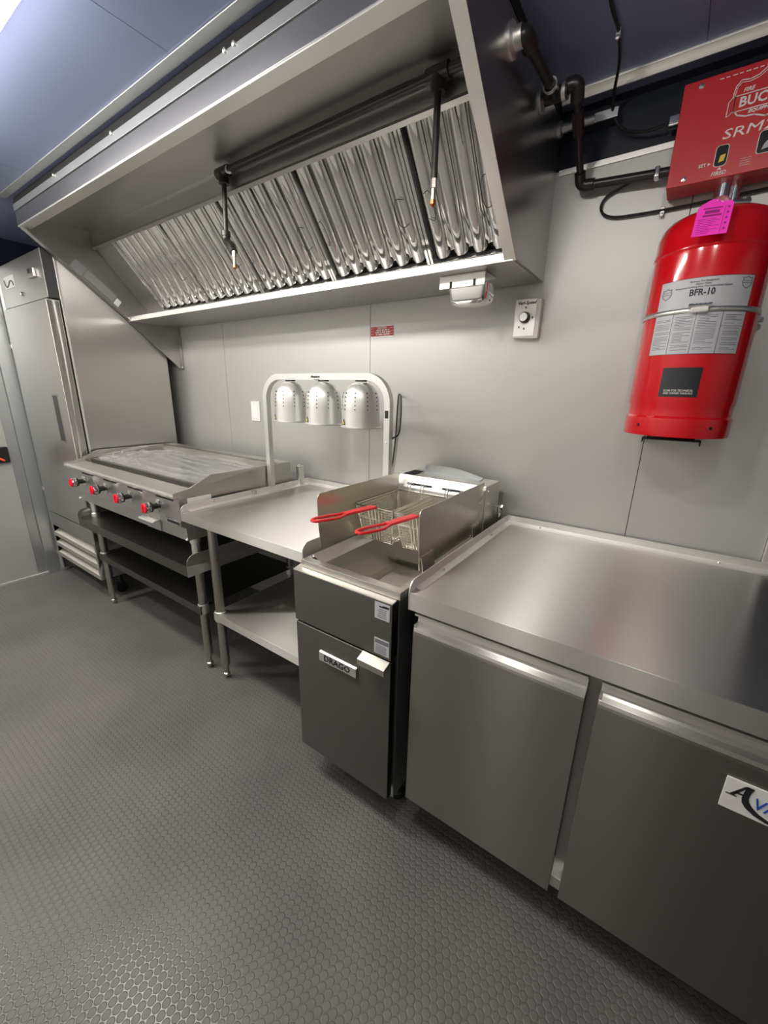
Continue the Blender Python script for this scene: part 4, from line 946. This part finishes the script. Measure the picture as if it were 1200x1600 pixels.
# splash shields standing on the rim
def shield(x, y0, y1, label, tabs):
    t = thing('splash_guard', label, 'splash guard', (x, (y0 + y1) / 2, 0.867), 'fryer splash guards')
    ps = [(y0 + 0.012, 0.880)]
    ps += [(y0 + 0.004, 0.96), (y0, 1.045)]
    for k in range(5):
        a = math.radians(180 - 90 * k / 4); ps.append((y0 + 0.018 + math.cos(a) * 0.018, 1.054 + math.sin(a) * 0.018))
    ps += [(y1, 1.072), (y1 + 0.006, 1.02), (y1 - 0.004, 1.00), (y1 - 0.004, 0.880)]
    MB().prism(ps, 'x', x - 0.0014, x + 0.0014, 0.0005).build('panel', 'shield', t)
    if tabs:
        for ty in tabs:
            MB().prism([(x + 0.0015, 0.925), (x + 0.004, 0.925), (x + 0.014, 0.868), (x + 0.011, 0.867), (x + 0.0015, 0.915)], 'y', ty, ty + 0.075, 0.0005).build('hook_tab', 'shield', t)
    return t
shield(-0.181, -0.735, -0.250, 'left upright steel splash guard beside the work table', ())
shield(0.178, -0.690, -0.205, 'right upright steel splash guard beside the worktop fridge', (-0.675, -0.30))

# ---------------------------------------------------------------- fry baskets
def basket(x0, label, m_only=None):
    t = thing('fry_basket', label, 'fry basket', (x0, -0.4, 0.99), 'wire fry baskets')
    W, y0, y1, zt, zb = 0.158, -0.545, -0.258, 1.000, 0.868
    def P(u, v, z):                                # u across 0..1, v front..back 0..1; the body tapers down
        f = (zt - z) / (zt - zb); ins = 0.018 * f
        return Vector((x0 + ins + (W - 2 * ins) * u, y0 + ins * 1.6 + (y1 - y0 - ins * 2.2) * v, z))
    rim = MB().tube([P(0, 0, zt), P(1, 0, zt), P(1, 1, zt), P(0, 1, zt)], 0.0030, 8, closed=True)
    rim.build('rim', 'wire', t)
    w_ = MB(); rr = 0.0011
    nz_ = 13
    for k in range(1, nz_ + 1):
        z = zt - (zt - zb) * k / nz_
        w_.tube([P(0, 0, z), P(1, 0, z), P(1, 1, z), P(0, 1, z)], rr, 4, closed=True)
    for k in range(1, 10):
        u = k / 10; w_.tube([P(u, 0, zt), P(u, 0, zb), P(u, 1, zb), P(u, 1, zt)], rr, 4)
    for k in range(1, 18):
        v = k / 18; w_.tube([P(0, v, zt), P(0, v, zb), P(1, v, zb), P(1, v, zt)], rr, 4)
    w_.build('mesh_wires', 'wire', t)
    s_ = MB()
    for u in (0, 1):
        for v in (0, 1): s_.tube([P(u, v, zt), P(u, v, zb)], 0.0022, 6)
    s_.tube([P(0, 0, zb), P(1, 0, zb), P(1, 1, zb), P(0, 1, zb)], 0.0024, 6, closed=True)
    s_.tube([P(0, -0.01, zt - 0.045), P(1, -0.01, zt - 0.045)], 0.0024, 6)
    for u in (0.36, 0.45, 0.55, 0.64): s_.tube([P(u, -0.015, zt), P(u, -0.015, zb + 0.004), P(u, 0.05, zb - 0.003)], 0.0024, 6)
    s_.build('support_wires', 'wire', t)
    hk = MB()
    for u in (0.30, 0.68):
        for d_ in (-0.006, 0.006):
            a = P(u, 1, zt); hk.tube(fillet([a + Vector((d_, 0, -0.03)), a + Vector((d_, 0.004, 0.028)), a + Vector((d_, 0.024, 0.034)), a + Vector((d_, 0.028, 0.020))], 0.008), 0.0020, 6)
    hk.build('hanging_hook', 'chrome', t)
    cx = x0 + W * 0.5; h = MB(); yf = y0 + 0.002
    A = Vector((cx, yf, zt + 0.002)); B = Vector((cx - 0.004, -0.700, 1.012)); C_ = Vector((cx - 0.006, -0.835, 1.022))
    for s2 in (-1, 1):
        h.tube(spline([A + Vector((s2 * 0.011, 0.0, 0)), (A + B) / 2 + Vector((s2 * 0.011, 0, 0.001)), B + Vector((s2 * 0.009, 0, 0)), B + Vector((s2 * 0.0190, -0.05, 0.003)), C_ + Vector((s2 * 0.0170, 0.02, 0)), C_ + Vector((s2 * 0.009, -0.002, 0.001)), C_ + Vector((0, -0.005, 0.001))], 6), 0.0048, 8)
    pv = []
    for p, hw_ in ((A, 0.0150), (B, 0.0125)):
        for dz in (-0.004, 0.005): pv += [(p.x - hw_, p.y, p.z + dz), (p.x + hw_, p.y, p.z + dz)]
    h._bev(pv, [(0, 1, 3, 2), (4, 6, 7, 5), (0, 4, 5, 1), (2, 3, 7, 6), (0, 2, 6, 4), (1, 5, 7, 3)], 0.002)
    h.build('handle', 'redgrip', t)
    return t
bk1 = basket(-0.170, 'left wire fry basket with red handle hanging over the fryer')
dup(bk1, (0.000, -0.4, 0.99), 'right wire fry basket with red handle hanging over the fryer')

# ================================================================= WORKTOP FRIDGE
WX0, WX1, WZ = 0.222, 1.185, 0.873
wf = thing('worktop_fridge', 'low two door stainless steel undercounter fridge on the right', 'undercounter fridge', ((WX0 + WX1) / 2, -0.4, 0))
MB().box(WX0 + 0.010, WX1 - 0.01, -0.752, -0.03, 0.165, 0.826, 0.003).build('body', 'hood', wf)
def fdoor(x0, x1):
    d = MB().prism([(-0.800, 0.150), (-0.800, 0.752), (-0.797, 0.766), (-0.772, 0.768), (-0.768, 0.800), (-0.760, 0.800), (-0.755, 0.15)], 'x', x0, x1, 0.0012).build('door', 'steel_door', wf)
    hh = MB().prism([(-0.799, 0.752), (-0.798, 0.768), (-0.784, 0.772), (-0.776, 0.780), (-0.774, 0.792), (-0.780, 0.800), (-0.795, 0.806), (-0.795, 0.812), (-0.762, 0.812), (-0.758, 0.75)], 'x', x0 + 0.001, x1 - 0.001, 0.0005)
    hh.build('handle', 'steel_top', d)
    MB().box(x0, x0 + 0.006, -0.796, -0.77, 0.752, 0.778, 0.001).build('handle_cap', 'satin', d)
    MB().box(x0 + 0.006, x1 - 0.006, -0.756, -0.751, 0.160, 0.81).build('gasket', 'void', wf)
    return d
fdoor(0.236, 0.6745); d2 = fdoor(0.6995, 1.139)
MB().box(0.6740, 0.700, -0.762, -0.752, 0.190, 0.83, 0.001).build('centre_post', 'hood', wf)
MB().box(0.6650, 0.710, -0.785, -0.752, 0.155, 0.192, 0.002).build('hinge_bracket', 'satin', wf)
MB().box(WX0 + 0.012, WX1 - 0.012, -0.758, -0.748, 0.812, 0.836).build('top_gap', 'void', wf)
pl_ = MB().box(0.927, 1.110, -0.8035, -0.800, 0.648, 0.719, 0.0012).build('name_plate', 'paper_bright', d2)
# tall letters with the long sweeping stroke of the first one
yy = -0.8045
text('lettering', 'VANTCO', 0.034, (1.027, -0.8042, 0.684), 'blue', pl_, width=0.112, shear=0.12, bold=0.0002)
sw_ = MB(); lft = [(0.9660, 0.7135), (0.9640, 0.700), (0.9630, 0.686), (0.9650, 0.676), (0.9720, 0.667), (0.985, 0.6585), (1.000, 0.6535), (1.03, 0.6510), (1.07, 0.654)]
rgt = [(0.9760, 0.7135), (0.9730, 0.700), (0.9725, 0.690), (0.9745, 0.682), (0.9800, 0.674), (0.991, 0.6650), (1.003, 0.6590), (1.03, 0.6545), (1.07, 0.655)]
n = len(lft); vs = [(p[0], y_, p[1]) for y_ in (yy, yy + 0.001) for p in lft + rgt]; m2 = 2 * n
fs = [(i, i + 1, n + i + 1, n + i) for i in range(n - 1)] + [(m2 + i, m2 + n + i, m2 + n + i + 1, m2 + i + 1) for i in range(n - 1)] + [(i, m2 + i, m2 + i + 1, i + 1) for i in range(n - 1)] + [(n + i, n + i + 1, m2 + n + i + 1, m2 + n + i) for i in range(n - 1)]
sw_.add(vs, fs)
sw_.prism([(0.9680, 0.7125), (0.9640, 0.7125), (0.9460, 0.6850), (0.9520, 0.6845)], 'y', yy, yy + 0.001)
sw_.prism([(0.9400, 0.6845), (0.9400, 0.6830), (0.9560, 0.6830), (0.9560, 0.6845)], 'y', yy, yy + 0.001)
sw_.prism([(0.9530, 0.6935), (0.9530, 0.6905), (0.9650, 0.6905), (0.9650, 0.6935)], 'y', yy, yy + 0.001)
for v in sw_.v: v.x -= 0.009 * max(0.0, min(1.0, (1.03 - v.x) / 0.04))
sw_.build('letter_stroke', 'ink', pl_, smooth=False)
b = MB(); b.box(WX0, WX1, -0.797, -0.010, WZ - 0.004, WZ); b.box(WX0, WX1, -0.801, -0.796, WZ - 0.052, WZ + 0.0006, 0.0012); b.box(WX0, WX1, -0.796, -0.77, WZ - 0.052, WZ - 0.048)
b.build('worktop', 'steel_top', wf)
angle_lip(wf, 'l', WX0, -0.801, -0.010, WZ, 0.032, 0.052)
bl_ = MB(); bl_.box(WX0, WX1, -0.0135, -0.010, WZ - 0.03, WZ + 0.033, 0.0008); bl_.prism([(-0.0135, WZ + 0.006), (-0.040, WZ), (-0.040, WZ + 0.0016), (-0.0135, WZ + 0.010)], 'x', WX0 + 0.004, WX1)
bl_.build('back_lip', 'satin', wf)
for x, y in ((WX0 + 0.008, -0.62), (WX0 + 0.008, -0.22), (0.36, -0.020), (0.93, -0.020)): MB().lathe([(0.0055, 0.002), (0.004, 0.005), (0, 0.006)], (x, y, WZ + 0.004), 'z', 12).build('rivet', 'chrome', wf)
for x in (WX0 + 0.07, WX1 - 0.07):
    for y in (-0.68, -0.12):
        b = MB(); b.box(x - 0.03, x + 0.03, y - 0.03, y + 0.03, 0.155, 0.166); b.tube([(x, y, 0.155), (x, y, 0.085)], 0.010, 10); b.lathe([(0, -0.013), (0.043, -0.013), (0.044, 0), (0.043, 0.013), (0, 0.013)], (x, y + 0.012, 0.044), 'x', 22)
        b.build('caster', 'black', wf)
